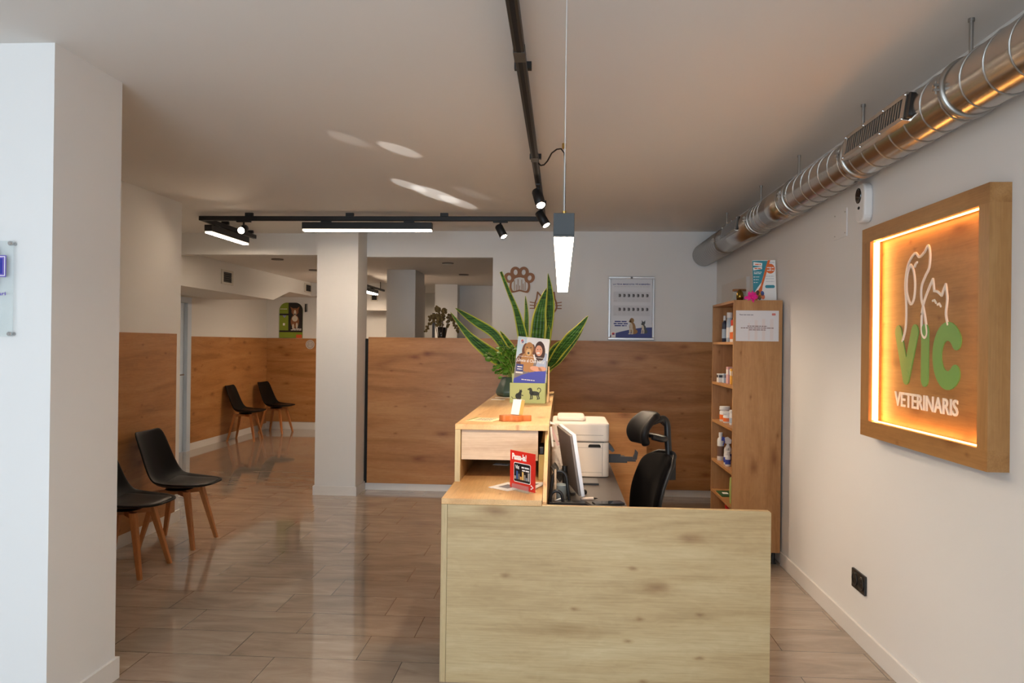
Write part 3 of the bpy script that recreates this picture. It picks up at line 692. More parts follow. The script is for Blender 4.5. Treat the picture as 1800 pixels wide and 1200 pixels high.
for r in (1.955, 1.815):
    b.mat(mat('table_print', (204, 206, 212), 0.6)).fbox(F, 0.52, 0.892, r, r + 0.105, 0.006, 0.0063)
    b.mat(GREYP); words(b, F, 0.525, 0.555, r + 0.008, r + 0.02, 0.0063, 5)
    for i in range(7):
        x = 0.572 + 0.046 * i; b.mat(DKP)
        for k in range(3): b.fbox(F, x, x + 0.020 + 0.004 * (k % 2), r + 0.052 + 0.011 * k, r + 0.060 + 0.011 * k, 0.0063, 0.0067)
        b.fbox(F, x + 0.014, x + 0.022, r + 0.052, r + 0.082, 0.0063, 0.0067)
        b.mat(GREYP).fbox(F, x - 0.004, x + 0.024, r + 0.012, r + 0.016, 0.0063, 0.0066).fbox(F, x - 0.004, x + 0.024, r + 0.026, r + 0.030, 0.0063, 0.0066)
b.mat(NAVY)
for i, z in enumerate((1.752, 1.731, 1.710)): words(b, F, 0.535 - 0.01 * (i == 1), 0.655 + 0.012 * (i == 1), z, z + 0.012, 0.006, 20 + i)
b.mat(PAPER).fbox(F, 0.50, 0.545, 1.596, 1.652, 0.0064, 0.0067).mat(REDP).fbox(F, 0.51, 0.535, 1.622, 1.645, 0.0067, 0.0070).mat(NAVY).fbox(F, 0.522, 0.535, 1.622, 1.634, 0.007, 0.0072)
sitting_dog(b, F, 0.715, 1.632, 0.185, DOGT, DOGW, 0.0066)
sitting_dog(b, F, 0.828, 1.640, 0.135, DOGG, DOGW, 0.0066)
b.mat(DOGG).prism([(0.808, 1.735), (0.806, 1.775), (0.822, 1.752)], F, 0.0066, 0.007).prism([(0.826, 1.752), (0.842, 1.775), (0.842, 1.738)], F, 0.0066, 0.007)
b.build('printed_sheet', t)

# far back wall: arched poster, sticker, coat hook, dark picture
F = facing_viewer((0, YF, 0))
t = thing('arched_poster', 'arched green and black poster with a dog standing on the far panelling', 'poster', (-4.67, YF, 1.575))
a0, a1, z0, z1, r = -4.875, -4.465, 1.575, 2.185, 0.13
arch = [(a0, z0), (a1, z0)] + [(a1 - r + r * math.cos(q), z1 - r + r * math.sin(q)) for q in [PI / 2 * i / 8 for i in range(9)]] + [(a0 + r - r * math.sin(q), z1 - r + r * math.cos(q)) for q in [PI / 2 * i / 8 for i in range(9)]]
b = B(mat('lime_print', (134, 152, 40), 0.5)).prism(arch, F, 0.003, 0.012)
b.mat(mat('black_print', (32, 26, 22), 0.5))
b.prism([(-4.715, 1.675), (a1, 1.675)] + [(a1 - r + r * math.cos(q), z1 - r + r * math.sin(q)) for q in [PI / 2 * i / 8 for i in range(9)]] + [(-4.715, z1)], F, 0.012, 0.0126)
b.fbox(F, a0, -4.715, 1.965, 1.995, 0.012, 0.0125).fbox(F, a0, a1, 1.675, 1.705, 0.012, 0.0127)
b.mat(mat('dog_brown', (140, 92, 60), 0.7)).ell(F, -4.60, 1.86, 0.075, 0.115, 0.0126, 0.013).ell(F, -4.60, 2.03, 0.062, 0.06, 0.0128, 0.0132)
b.prism([(-4.66, 2.05), (-4.685, 2.115), (-4.63, 2.085)], F, 0.0128, 0.0132).prism([(-4.57, 2.085), (-4.52, 2.12), (-4.54, 2.05)], F, 0.0128, 0.0132)
b.mat(DOGW).ell(F, -4.60, 2.01, 0.022, 0.05, 0.0132, 0.0136).ell(F, -4.60, 1.91, 0.05, 0.05, 0.013, 0.0133).ell(F, -4.63, 1.77, 0.018, 0.05, 0.013, 0.0134).ell(F, -4.565, 1.79, 0.018, 0.05, 0.013, 0.0134)
b.mat(mat('black_print')).ell(F, -4.60, 1.985, 0.014, 0.012, 0.0136, 0.014)
b.mat(PAPER); words(b, F, -4.62, -4.485, 1.728, 1.740, 0.0127, 8); words(b, F, -4.67, -4.485, 1.708, 1.720, 0.0127, 9); words(b, F, -4.86, -4.74, 2.07, 2.08, 0.012, 4)
b.mat(mat('lilac_print', (150, 150, 190), 0.5)).prism([(-4.82, 1.965), (-4.75, 1.965), (-4.785, 1.92)], F, 0.012, 0.0126).mat(PAPER).fbox(F, -4.81, -4.775, 1.79, 1.83, 0.012, 0.0126)
b.mat(mat('orange_print', (214, 88, 40), 0.5)).fbox(F, -4.575, -4.475, 1.575, 1.635, 0.012, 0.0125)
b.build('printed_board', t)
t = thing('round_sticker', 'round white sticker on the far wood panelling beside the middle pillar', 'sticker', (-4.28, YF - 0.018, 1.39))
Fs = facing_viewer((0, YF - 0.018, 0))
b = B(mat('sticker_white', (190, 180, 172), 0.6)).ell(Fs, -4.325, 1.467, 0.078, 0.080, 0, 0.002, n=32).mat(mat('sticker_line', (120, 108, 104), 0.6))
b.ring(Fs, [(-4.325 + 0.060 * math.cos(q), 1.467 + 0.062 * math.sin(q)) for q in [2 * PI * i / 28 for i in range(28)]], [(-4.325 + 0.055 * math.cos(q), 1.467 + 0.057 * math.sin(q)) for q in [2 * PI * i / 28 for i in range(28)]], 0.002, 0.0025)
b.stroke([(-4.36, 1.43), (-4.35, 1.50), (-4.325, 1.45), (-4.30, 1.50), (-4.29, 1.43)], 0.006, Fs, 0.002, 0.0026)
b.build('disc', t)
t = thing('wall_hook', 'small dark hanging hook on the far wall between poster and pillar', 'hook', (-4.34, YF, 2.0))
B(GALV2).fbox(F, -4.435, -4.385, 2.03, 2.17, 0, 0.006).build('hook_plate', t)
B(BLACK).tube([F.p(-4.415, 2.16, 0.006), F.p(-4.415, 2.10, 0.02), F.p(-4.41, 2.05, 0.03), F.p(-4.405, 2.03, 0.045), F.p(-4.40, 2.06, 0.055)], 0.010).build('hook', t)
t = thing('framed_picture', 'dark framed picture on the far wall mostly hidden by the middle pillar', 'picture', (-4.0, YF, 1.70))
pf = B(BLACK).fbox(F, -4.16, -3.86, 1.70, 2.06, 0, 0.02).build('frame', t, bevel=0.003)
B(mat('picture_brown', (86, 50, 34), 0.5)).fbox(F, -4.135, -3.885, 1.725, 2.035, 0.02, 0.022).build('print', pf)

# ------------------------------------------------------------ reception desk
CX0, CX1 = -0.53, -0.065
t = thing('reception_desk', 'L-shaped oak reception desk with raised counter and pale front panel', 'reception desk', (0.2, 5.0, 0))
FY = 3.50
B(FRONT_X).prism([(CX0 + 0.028, 0.0), (0.925, 0.0), (0.925, 0.792), (0.917, 0.80), (-0.078, 0.80), (-0.078, 0.796), (CX0 + 0.028, 0.796)], facing_viewer((0, FY, 0)), -0.03, 0.0).build('front_panel', t, bevel=0.001)
B(wood('oak_front_z', 2, (190, 168, 126), (166, 140, 98), (202, 184, 144), 0.5, seed=1.4)).box(CX0, CX0 + 0.027, FY, 3.93, 0, 0.796).box(CX0, CX0 + 0.027, 3.931, 6.75, 0, 1.085).build('side_panel', t, bevel=0.001)
B(WOOD_Y).box(CX0, -0.079, FY, 5.3, 0.797, 0.823).build('lower_counter_top', t, bevel=0.001)
B(WOOD_Y).box(CX0, CX1 + 0.002, 3.93, 6.75, 1.086, 1.112).build('raised_counter_top', t, bevel=0.001)
b = B(wood('oak_daylit', 0, (196, 172, 146), (176, 150, 126), (208, 188, 164), 0.5, seed=6)).box(CX0 + 0.030, -0.112, 3.955, 3.975, 0.932, 1.083); b.build('drawer_front', t, bevel=0.001)  # greyish oak tone has the daylight on the drawer put into it
B(WOOD_Y).box(CX0 + 0.03, -0.114, 3.976, 5.2, 0.935, 0.953).box(-0.13, -0.114, 3.976, 5.2, 0.954, 1.083).build('drawer_box', t)
# panel between counter and desk with a sloping front edge (a in Y, b in Z)
SF = FR((CX1, 0, 0), (0, 1, 0), (0, 0, 1))
B(WOOD_Y).prism([(3.532, 0.0), (6.75, 0.0), (6.75, 1.112 + 0.002), (4.06, 1.112 + 0.002), (3.532, 0.81)], SF, -0.012, 0.006).build('desk_side_panel', t)
DESK = mat('dark_desk_laminate', (92, 84, 78), 0.35)
B(DESK).box(CX1 + 0.008, 0.325, 3.531, 6.48, 0.715, 0.742).build('desk_top', t, bevel=0.001)
B(WOOD_X).box(CX1 + 0.008, 0.705, 6.48, 6.505, 0.02, 0.962).build('return_panel', t, bevel=0.001)
b = B(WOOD_Y).box(0.30, 0.318, 5.0, 6.48, 0.02, 0.714); b.build('pedestal_panel', t)

# ---- things on the raised counter
ZU, ZL, ZD = 1.112, 0.823, 0.742
LEAF = mat('snake_leaf', (58, 104, 40), 0.4)
nt = LEAF.node_tree; p_ = nt.nodes['Principled BSDF']; tc = nt.nodes.new('ShaderNodeTexCoord')
mp = nt.nodes.new('ShaderNodeMapping'); mp.inputs['Scale'].default_value = (4, 4, 42); nz = nt.nodes.new('ShaderNodeTexNoise'); nz.inputs['Scale'].default_value = 1; nz.inputs['Detail'].default_value = 5; nz.inputs['Distortion'].default_value = 2.5
nt.links.new(tc.outputs['Object'], mp.inputs[0]); nt.links.new(mp.outputs[0], nz.inputs['Vector'])
nt.links.new(ramp(nt, nz.outputs['Fac'], [(0.36, srgb(34, 66, 24)), (0.5, srgb(62, 112, 36)), (0.62, srgb(92, 140, 52)), (0.72, srgb(130, 168, 92))]), p_.inputs['Base Color'])
LEAFE = mat('snake_leaf_margin', (206, 206, 72), 0.4)


def blade(parent, spine, wmax, roll, cup=0.25, name='leaf', wlist=None):
    P = smooth(spine, 5); n = len(P); b = B(LEAF)
    rows = []
    for i, p in enumerate(P):
        t_ = (P[min(i + 1, n - 1)] - P[max(i - 1, 0)]).normalized()
        s_ = i / (n - 1)                                     # 0 base .. 1 tip
        w_ = wmax * (0.55 + 0.45 * min(1, s_ / 0.45)) * (1 - max(0, (s_ - 0.55) / 0.45) ** 1.8)
        if wlist: w_ = wmax * wlist(s_)
        w_ = max(w_, 0.001)
        side = t_.cross(V((math.sin(roll), -math.cos(roll), 0))).normalized()
        nr = side.cross(t_)
        rows.append([p + side * (w_ * q) + nr * (abs(q) ** 2 * w_ * cup) for q in (-1, -0.74, -0.4, 0, 0.4, 0.74, 1)])
    m_ = 7
    vs = [q for R in rows for q in R]
    for k in range(6):
        b.mat(LEAFE if k in (0, 5) else LEAF)
        b.add(vs, [(i * m_ + k, i * m_ + k + 1, (i + 1) * m_ + k + 1, (i + 1) * m_ + k) for i in range(n - 1)], True)
    return b.build(name, parent, solid=0.003, fix=False)


t = thing('snake_plant', 'variegated snake plant with upright yellow edged leaves on the counter end', 'plant', (-0.205, 6.45, ZU))
pot = B(mat('dark_pot', (60, 66, 62), 0.5)).lathe([(0.085, 0), (0.098, 0.004), (0.115, 0.17), (0.118, 0.175), (0.108, 0.175), (0.105, 0.15)], (-0.205, 6.45, ZU), 32).build('pot', t)
B(mat('soil', (52, 38, 28), 0.95, bump=1, bscale=90)).lathe([(0.104, 0), (0.104, 0.01)], (-0.205, 6.45, ZU + 0.14), 24).build('soil', t)
zb = ZU + 0.145
Y0 = 6.45
blade(t, [(-0.26, 6.43, zb), (-0.293, 6.44, 1.40), (-0.323, 6.45, 1.587), (-0.377, 6.46, 1.797), (-0.445, 6.47, 1.96), (-0.508, 6.48, 2.115)], 0.055, 0.15, wlist=lambda s: 0.75 * (1 - s * 0.75) + 0.25 * math.sin(PI * min(1, s * 1.6)))
blade(t, [(-0.255, 6.48, zb), (-0.273, 6.5, 1.353), (-0.286, 6.5, 1.587), (-0.288, 6.51, 1.774), (-0.304, 6.52, 1.919)], 0.036, -0.9)
blade(t, [(-0.165, 6.50, zb), (-0.147, 6.53, 1.355), (-0.118, 6.55, 1.636), (-0.101, 6.56, 1.823), (-0.103, 6.56, 1.963), (-0.119, 6.56, 2.112)], 0.042, 0.5)
blade(t, [(-0.205, 6.40, zb), (-0.202, 6.39, 1.448), (-0.188, 6.38, 1.635), (-0.172, 6.38, 1.799), (-0.126, 6.38, 1.977)], 0.066, 0.0, wlist=lambda s: (0.7 + 0.3 * min(1, s / 0.3)) * (1 - max(0, (s - 0.5) / 0.5) ** 1.7))
blade(t, [(-0.155, 6.42, zb), (-0.10, 6.40, 1.33), (-0.02, 6.36, 1.46), (0.06, 6.33, 1.558), (0.129, 6.31, 1.64), (0.211, 6.30, 1.751)], 0.050, 0.2, wlist=lambda s: (0.5 + 0.5 * min(1, s / 0.6)) * (1 - max(0, (s - 0.62) / 0.38) ** 1.6))
blade(t, [(-0.165, 6.46, zb), (-0.125, 6.46, 1.35), (-0.06, 6.45, 1.455), (0.0, 6.44, 1.52), (0.055, 6.43, 1.565)], 0.045, -0.2)
blade(t, [(-0.25, 6.42, zb), (-0.33, 6.36, 1.29), (-0.47, 6.30, 1.375), (-0.60, 6.25, 1.465), (-0.74, 6.22, 1.585), (-0.885, 6.20, 1.765)], 0.055, 0.1, wlist=lambda s: (0.45 + 0.55 * min(1, s / 0.45)) * (1 - max(0, (s - 0.5) / 0.5) ** 1.5))
blade(t, [(-0.255, 6.47, zb), (-0.36, 6.46, 1.34), (-0.46, 6.46, 1.47), (-0.56, 6.46, 1.60), (-0.70, 6.46, 1.69), (-0.80, 6.46, 1.755), (-0.882, 6.46, 1.811)], 0.038, 0.3)
blade(t, [(-0.16, 6.40, zb), (-0.12, 6.37, 1.30), (-0.03, 6.33, 1.37), (0.05, 6.31, 1.47), (0.13, 6.30, 1.58), (0.175, 6.29, 1.66)], 0.022, 1.0)
blade(t, [(-0.17, 6.44, zb), (-0.14, 6.43, 1.42), (-0.116, 6.43, 1.58), (-0.104, 6.43, 1.68)], 0.03, 0.3)
blade(t, [(-0.26, 6.5, zb), (-0.36, 6.54, 1.38), (-0.43, 6.56, 1.50), (-0.52, 6.58, 1.63)], 0.034, 0.6)

t = thing('leafy_pot_plant', 'small bushy plant with round green leaves in a dark green pot', 'plant', (-0.375, 6.08, ZU))
GP = mat('green_glazed_pot', (62, 84, 70), 0.32)
B(GP).lathe([(0.10, 0), (0.122, 0.006), (0.132, 0.03), (0.130, 0.045), (0.085, 0.145), (0.080, 0.150), (0.068, 0.150), (0.066, 0.13)], (-0.375, 6.08, ZU), 6).build('pot', t, bevel=0.006)
B(mat('soil')).lathe([(0.064, 0), (0.064, 0.01)], (-0.375, 6.08, ZU + 0.125), 16).build('soil', t)
LG = mat('round_leaf', (92, 136, 36), 0.6, spec=0.25, var=0.4, vscale=14)
rnd = random.Random(11)
bl = B(LG); bs = B(mat('green_stem', (150, 160, 70), 0.5))
for k in range(44):
    a = rnd.uniform(0, 2 * PI); rr = rnd.uniform(0.03, 0.15) ; h = rnd.uniform(0.02, 0.26)
    if k % 3 == 0: a = PI + rnd.uniform(-0.7, 0.7); rr = rnd.uniform(0.10, 0.225); h = rnd.uniform(-0.03, 0.20)
    if k % 5 == 0: rr *= 0.5; h = rnd.uniform(0.18, 0.30)
    e = V((-0.385 + rr * math.cos(a), 6.06 + rr * math.sin(a) * 0.8, ZU + 0.16 + h)); s0 = V((-0.375 + rnd.uniform(-0.03, 0.03), 6.08 + rnd.uniform(-0.03, 0.03), ZU + 0.13))
    mid = (s0 + e) / 2 + V((0, 0, 0.05)); sp = smooth([s0, mid, e], 4)
    bs.tube(sp, 0.0025, 5)
    for j in range(5):
        c_ = sp[min(len(sp) - 1, 3 + j)] + V((rnd.uniform(-0.025, 0.025), rnd.uniform(-0.025, 0.025), rnd.uniform(-0.02, 0.02)))
        u_ = V((rnd.uniform(-1, 1), rnd.uniform(-1, 1), rnd.uniform(-0.4, 0.4))).normalized(); n_ = V((rnd.uniform(-0.6, 0.6), rnd.uniform(-1.2, 0.1), rnd.uniform(0.3, 1))).normalized()
        v_ = n_.cross(u_).normalized(); u_ = v_.cross(n_); r_ = rnd.uniform(0.012, 0.025)
        ctr = c_ + n_ * -0.004
        ringp = [c_ + u_ * (r_ * math.cos(q) * (1.0 if math.cos(q) < 0 else 1.15)) + v_ * (r_ * math.sin(q)) for q in [2 * PI * i / 12 for i in range(12)]]
        bl.add([ctr] + ringp, [(0, i + 1, (i + 1) % 12 + 1) for i in range(12)], True)
bl.build('foliage', t, solid=0.0012, fix=False); bs.build('stems', t)
B(mat('label_stake', (222, 196, 140), 0.6)).box(-0.342, -0.336, 5.97, 5.974, ZU + 0.14, ZU + 0.30).box(-0.342, -0.29, 5.97, 5.974, ZU + 0.295, ZU + 0.303).build('plant_stake', t)
for (x, y, w_, d_, r_, nm) in ((-0.43, 5.92, 0.13, 0.07, 0.15, 'white paper slip lying in front of the leafy plant pot'), (-0.455, 5.70, 0.10, 0.06, -0.1, 'white paper slip lying left of the brochure box')):
    Fq = FR((x, y, ZU), (math.cos(r_), math.sin(r_), 0), (-math.sin(r_), math.cos(r_), 0))
    tag(B(PAPER).fbox(Fq, -w_ / 2, w_ / 2, -d_ / 2, d_ / 2, 0.0005, 0.002).build('paper_slip'), nm, 'paper')

# brochure box with leaflets
t = thing('brochure_box', 'pale green brochure box printed with black cat and dog silhouettes', 'brochure holder', (-0.225, 5.46, ZU))
F = FR((-0.225, 5.40, ZU + 0.0005), (0.985, -0.08, 0), (0, 0, 1))
GB = mat('pale_green_card', (186, 196, 128), 0.55)
b = B(GB).fbox(F, -0.128, 0.118, 0, 0.138, -0.003, 0.0).fbox(F, -0.128, -0.125, 0, 0.138, -0.10, -0.003).fbox(F, 0.115, 0.118, 0, 0.138, -0.10, -0.003).fbox(F, -0.128, 0.118, 0, 0.003, -0.10, -0.003).fbox(F, -0.128, 0.118, 0, 0.20, -0.103, -0.10)
b.build('tray', t)
b = B(mat('silhouette_ink', (44, 50, 44), 0.6))
# cat
b.ell(F, -0.068, 0.045, 0.020, 0.024, 0, 0.0006, 0.5).ell(F, -0.060, 0.062, 0.012, 0.02, 0, 0.0006, -0.5).ell(F, -0.052, 0.080, 0.010, 0.009, 0, 0.0006).prism([(-0.060, 0.084), (-0.059, 0.096), (-0.053, 0.088)], F, 0, 0.0006).prism([(-0.051, 0.088), (-0.045, 0.096), (-0.044, 0.084)], F, 0, 0.0006)
b.stroke([(-0.055, 0.06), (-0.045, 0.054), (-0.036, 0.052)], 0.006, F, 0, 0.0006, True).stroke([(-0.064, 0.03), (-0.056, 0.026)], 0.008, F, 0, 0.0006, True)
b.stroke(smooth([(-0.082, 0.032), (-0.095, 0.028), (-0.108, 0.032), (-0.114, 0.042)], 4), 0.004, F, 0, 0.0006, True)
b.build('cat_silhouette', t)
b = B(mat('silhouette_ink'))
b.ell(F, 0.046, 0.068, 0.032, 0.015, 0, 0.0006, -0.05).ell(F, 0.022, 0.072, 0.014, 0.019, 0, 0.0006, 0.3).ell(F, 0.014, 0.096, 0.012, 0.010, 0, 0.0006).ell(F, 0.003, 0.096, 0.008, 0.005, 0, 0.0006, 0.2).ell(F, 0.022, 0.092, 0.005, 0.010, 0, 0.0006, 0.4).stroke([(0.017, 0.09), (0.02, 0.075)], 0.016, F, 0, 0.0006, True)
for q in ([(0.018, 0.064), (0.018, 0.03), (0.014, 0.028)], [(0.028, 0.062), (0.029, 0.032), (0.025, 0.03)], [(0.066, 0.066), (0.062, 0.048), (0.068, 0.03), (0.063, 0.028)], [(0.074, 0.066), (0.072, 0.05), (0.078, 0.032), (0.074, 0.03)]): b.stroke(q, 0.007, F, 0, 0.0006, True)
b.stroke(smooth([(0.075, 0.072), (0.086, 0.086), (0.083, 0.102), (0.070, 0.105), (0.064, 0.096)], 4), 0.005, F, 0, 0.0006, True)
b.build('dog_silhouette', t)
for k in range(5):
    lean = math.radians(9); ro_ = -math.radians(5.0)
    ex = V((math.cos(ro_), -0.08, math.sin(ro_))).normalized(); ey = V((-math.sin(ro_), math.sin(lean), math.cos(ro_) * math.cos(lean))).normalized()
    o = V((-0.232, 5.425 + 0.006 * k, ZU + 0.014)); F = FR(o, ex, ey); F.u = F.u * 0.94
    lab = ['front leaflet with dog and smiling woman standing in the pale green brochure box', 'leaflet directly behind the front leaflet in the pale green box', 'leaflet in the middle of the stack in the pale green box', 'second leaflet from the back in the pale green box', 'rearmost leaflet in the pale green brochure box'][k]
    b = B(mat('leaflet_paper', (236, 236, 236), 0.4)).fbox(F, -0.118, 0.118 + 0.001 * k, 0, 0.445 - 0.004 * k, 0, 0.002)
    if k == 0:
        b.mat(mat('sky_print', (196, 218, 230), 0.5)).fbox(F, -0.117, -0.05, 0.10, 0.442, 0.002, 0.0022)
        b.mat(mat('floor_print', (122, 112, 112), 0.5)).fbox(F, -0.117, 0.117, 0.10, 0.29, 0.0021, 0.0023)
        tan = mat('retriever', (186, 132, 76), 0.6); dk = mat('retriever_dark', (112, 66, 40), 0.6)
        b.mat(dk).ell(F, -0.055, 0.275, 0.058, 0.06, 0.0023, 0.0026).mat(tan).ell(F, -0.03, 0.275, 0.05, 0.075, 0.0026, 0.0028).ell(F, 0.005, 0.215, 0.018, 0.05, 0.0027, 0.0029, 0.6)
        b.mat(dk).ell(F, -0.060, 0.362, 0.017, 0.040, 0.0028, 0.003, -0.2).ell(F, 0.005, 0.362, 0.015, 0.038, 0.0028, 0.003, 0.2)
        b.mat(tan).ell(F, -0.027, 0.362, 0.034, 0.048, 0.003, 0.0033).mat(mat('retriever_pale', (222, 184, 130), 0.6)).ell(F, -0.027, 0.339, 0.020, 0.025, 0.0033, 0.0036)
        b.mat(DKP).ell(F, -0.028, 0.333, 0.008, 0.008, 0.0036, 0.0039).ell(F, -0.042, 0.372, 0.005, 0.004, 0.0033, 0.0037, n=12).ell(F, -0.014, 0.372, 0.005, 0.004, 0.0033, 0.0037, n=12)
        b.mat(mat('blouse', (176, 190, 214), 0.6)).prism([(0.03, 0.22), (0.112, 0.22), (0.112, 0.34), (0.08, 0.35), (0.05, 0.31)], F, 0.0023, 0.0026)
        hair = mat('hair_print', (66, 36, 30), 0.6); sk = mat('skin_print', (226, 166, 136), 0.6)
        b.mat(hair).ell(F, 0.055, 0.352, 0.040, 0.072, 0.0026, 0.0029, 0.1).mat(sk).ell(F, 0.048, 0.357, 0.026, 0.038, 0.0029, 0.0033, 0.15).ell(F, 0.04, 0.228, 0.045, 0.018, 0.0027, 0.003, -0.1).ell(F, 0.085, 0.232, 0.03, 0.016, 0.0027, 0.003)
        b.mat(PAPER).ell(F, 0.045, 0.340, 0.013, 0.006, 0.0033, 0.0037, 0.1).mat(hair).ell(F, 0.038, 0.364, 0.004, 0.003, 0.0033, 0.0037, n=10).ell(F, 0.058, 0.366, 0.004, 0.003, 0.0033, 0.0037, n=10)
        b.mat(mat('royal_blue_print', (44, 58, 176), 0.5)).prism([(-0.117, 0.075), (0.117, 0.075), (0.117, 0.216), (0.06, 0.213), (0.0, 0.200), (-0.06, 0.176), (-0.117, 0.146)], F, 0.003, 0.0033)
        b.mat(NAVY).fbox(F, -0.108, -0.055, 0.200, 0.250, 0.0034, 0.0037).mat(PAPER).fbox(F, -0.108, -0.055, 0.186, 0.196, 0.0034, 0.0037)
        words(b, F, -0.10, -0.062, 0.228, 0.235, 0.0038, 2); words(b, F, -0.10, -0.062, 0.212, 0.218, 0.0038, 6); words(b, F, -0.06, 0.04, 0.142, 0.148, 0.0034, 7)
        b.mat(PAPER).text('¡Únete al Club Hill\'s!', F, -0.110, 0.098, 0.262, 0.296, 0.0045, bold=0.02)
        b.text('Consigue ofertas y descuentos exclusivos', F, -0.105, 0.095, 0.302, 0.311, 0.0045, bold=0.01)
        b.mat(PAPER).fbox(F, -0.096, -0.068, 0.392, 0.428, 0.0022, 0.0026).mat(REDP).prism([(-0.091, 0.404), (-0.091, 0.424), (-0.073, 0.424)], F, 0.0026, 0.003).mat(NAVY).prism([(-0.089, 0.402), (-0.073, 0.402), (-0.073, 0.421)], F, 0.0026, 0.003).text("Hill's", F, -0.092, -0.072, 0.394, 0.400, 0.0026)
    tag(b.build('leaflet'), lab, 'leaflet', 'leaflets standing in the brochure box')
# card display behind the box
t = thing('card_display', 'beige folded card display standing behind the brochure box', 'card display', (-0.085, 5.62, ZU))
FS = FR((-0.088, 5.60, ZU), (0, 1, 0), (0, 0, 1))
B(mat('beige_card', (216, 178, 136), 0.6)).prism([(-0.10, 0.0005), (0.10, 0.0005), (0.06, 0.22), (-0.02, 0.25)], FS, -0.006, 0.006).build('panel', t)
B(mat('beige_card')).prism([(-0.10, 0.0005), (0.10, 0.0005), (0.10, 0.004), (-0.10, 0.004)], FS, -0.03, -0.006).build('foot', t)

# whale-shaped card holder with cards
t = thing('card_holder', 'whale shaped wooden card holder on the raised counter', 'card holder', (-0.245, 4.14, ZU))
Fh = FR((-0.245, 4.14, ZU), (0.985, 0.17, 0), (-0.17, 0.985, 0))
ow = smooth([(-0.080, 0.0), (-0.06, -0.028), (-0.02, -0.022), (0.01, -0.038), (0.03, -0.030), (0.05, -0.012), (0.088, -0.008), (0.086, 0.012), (0.055, 0.016), (0.02, 0.03), (-0.04, 0.028), (-0.07, 0.018), (-0.080, 0.0)], 4)[:-1]
B(wood('orange_wood', 0, (196, 116, 62), (158, 84, 42), (214, 140, 84), 0.4, knots=False)).prism([tuple(p) for p in ow], Fh, 0.0, 0.032).build('block', t, bevel=0.003)
Fc = FR((-0.235, 4.145, ZU + 0.0325), (0.80, -0.60, 0), (0.60 * 0.16, 0.8 * 0.16, 0.98)); Fc.v = V((0.16, 0.12, 0.98)).normalized()
b = B(PAPER).fbox(Fc, -0.028, 0.028, 0.0005, 0.082, -0.018, 0.012); b.mat(mat('gold_card', (200, 176, 104), 0.5)).fbox(Fc, 0.028, 0.0285, 0.001, 0.081, -0.0175, 0.0115)
tag(b.build('business_cards', bevel=0.001), 'stack of white business cards standing in the whale shaped wooden holder', 'business cards')
Fq = FR((-0.405, 4.17, ZU), (0.97, -0.22, 0), (0.22, 0.97, 0))
b = B(mat('cream_card', (226, 214, 170), 0.5)).fbox(Fq, -0.075, 0.075, -0.09, 0.09, 0.0005, 0.0035).mat(mat('olive_print', (150, 150, 80), 0.5)).fbox(Fq, -0.075, -0.060, -0.09, 0.09, 0.0035, 0.0038).mat(DKP)
for i in range(5): words(b, Fq, -0.04, 0.05, -0.05 + 0.025 * i, -0.042 + 0.025 * i, 0.0035, 40 + i)
tag(b.build('flyer'), 'cream flyer lying flat left of the wooden whale holder', 'flyer')

# ---- on the lower counter
t = thing('acrylic_sign_stand', 'red upright card sign in a clear stand on the lower counter', 'sign', (-0.172, 3.68, ZL))
A_ = V((-0.237, 3.755, 0)); C_ = V((-0.112, 3.610, 0)); dd = (C_ - A_).normalized()
F = FR(A_ + V((0, 0, ZL + 0.012)), dd, (0, 0, 1)); wS = (C_ - A_).length; hS = 0.178
b = B(mat('red_card', (214, 44, 34), 0.4)).fbox(F, 0, wS, 0, hS, 0, 0.002)
b.mat(PAPER).text('Passa-la!', F, 0.015, 0.125, 0.135, 0.166, 0.002, bold=0.045)
b.rrect(F, 0.030, 0.158, 0.032, 0.124, 0.008, 0.002, 0.0026).mat(mat('black_gloss_print', (30, 30, 34), 0.3)).rrect(F, 0.033, 0.155, 0.035, 0.121, 0.007, 0.0026, 0.003)
b.mat(PAPER).text('Vic', F, 0.041, 0.072, 0.094, 0.112, 0.003, bold=0.03); words(b, F, 0.090, 0.150, 0.101, 0.108, 0.003, 13); words(b, F, 0.095, 0.150, 0.088, 0.094, 0.003, 12)
cols = [(170, 160, 140), (50, 90, 150), (120, 110, 100), (214, 160, 90), (230, 190, 110), (150, 140, 130), (140, 150, 160), (180, 170, 160)]
for i, c_ in enumerate(cols): b.mat(mat('town_%d' % i, c_, 0.6)).fbox(F, 0.036 + 0.0146 * i, 0.048 + 0.0146 * i, 0.046, 0.060 + 0.012 * ((i * 5) % 3), 0.003, 0.0034)
b.mat(PAPER).stroke([(0.160, 0.030), (0.178, 0.021), (0.160, 0.012)], 0.006, F, 0.002, 0.0026)
b.build('red_card', t)
B(AC).fbox(F, 0.020, wS - 0.045, -0.012, 0.022, 0.004, 0.006).fbox(F, 0.020, wS - 0.045, -0.012, -0.008, -0.045, 0.006).fbox(F, 0.020, wS - 0.045, -0.008, 0.16, -0.004, -0.002).build('clear_holder', t)
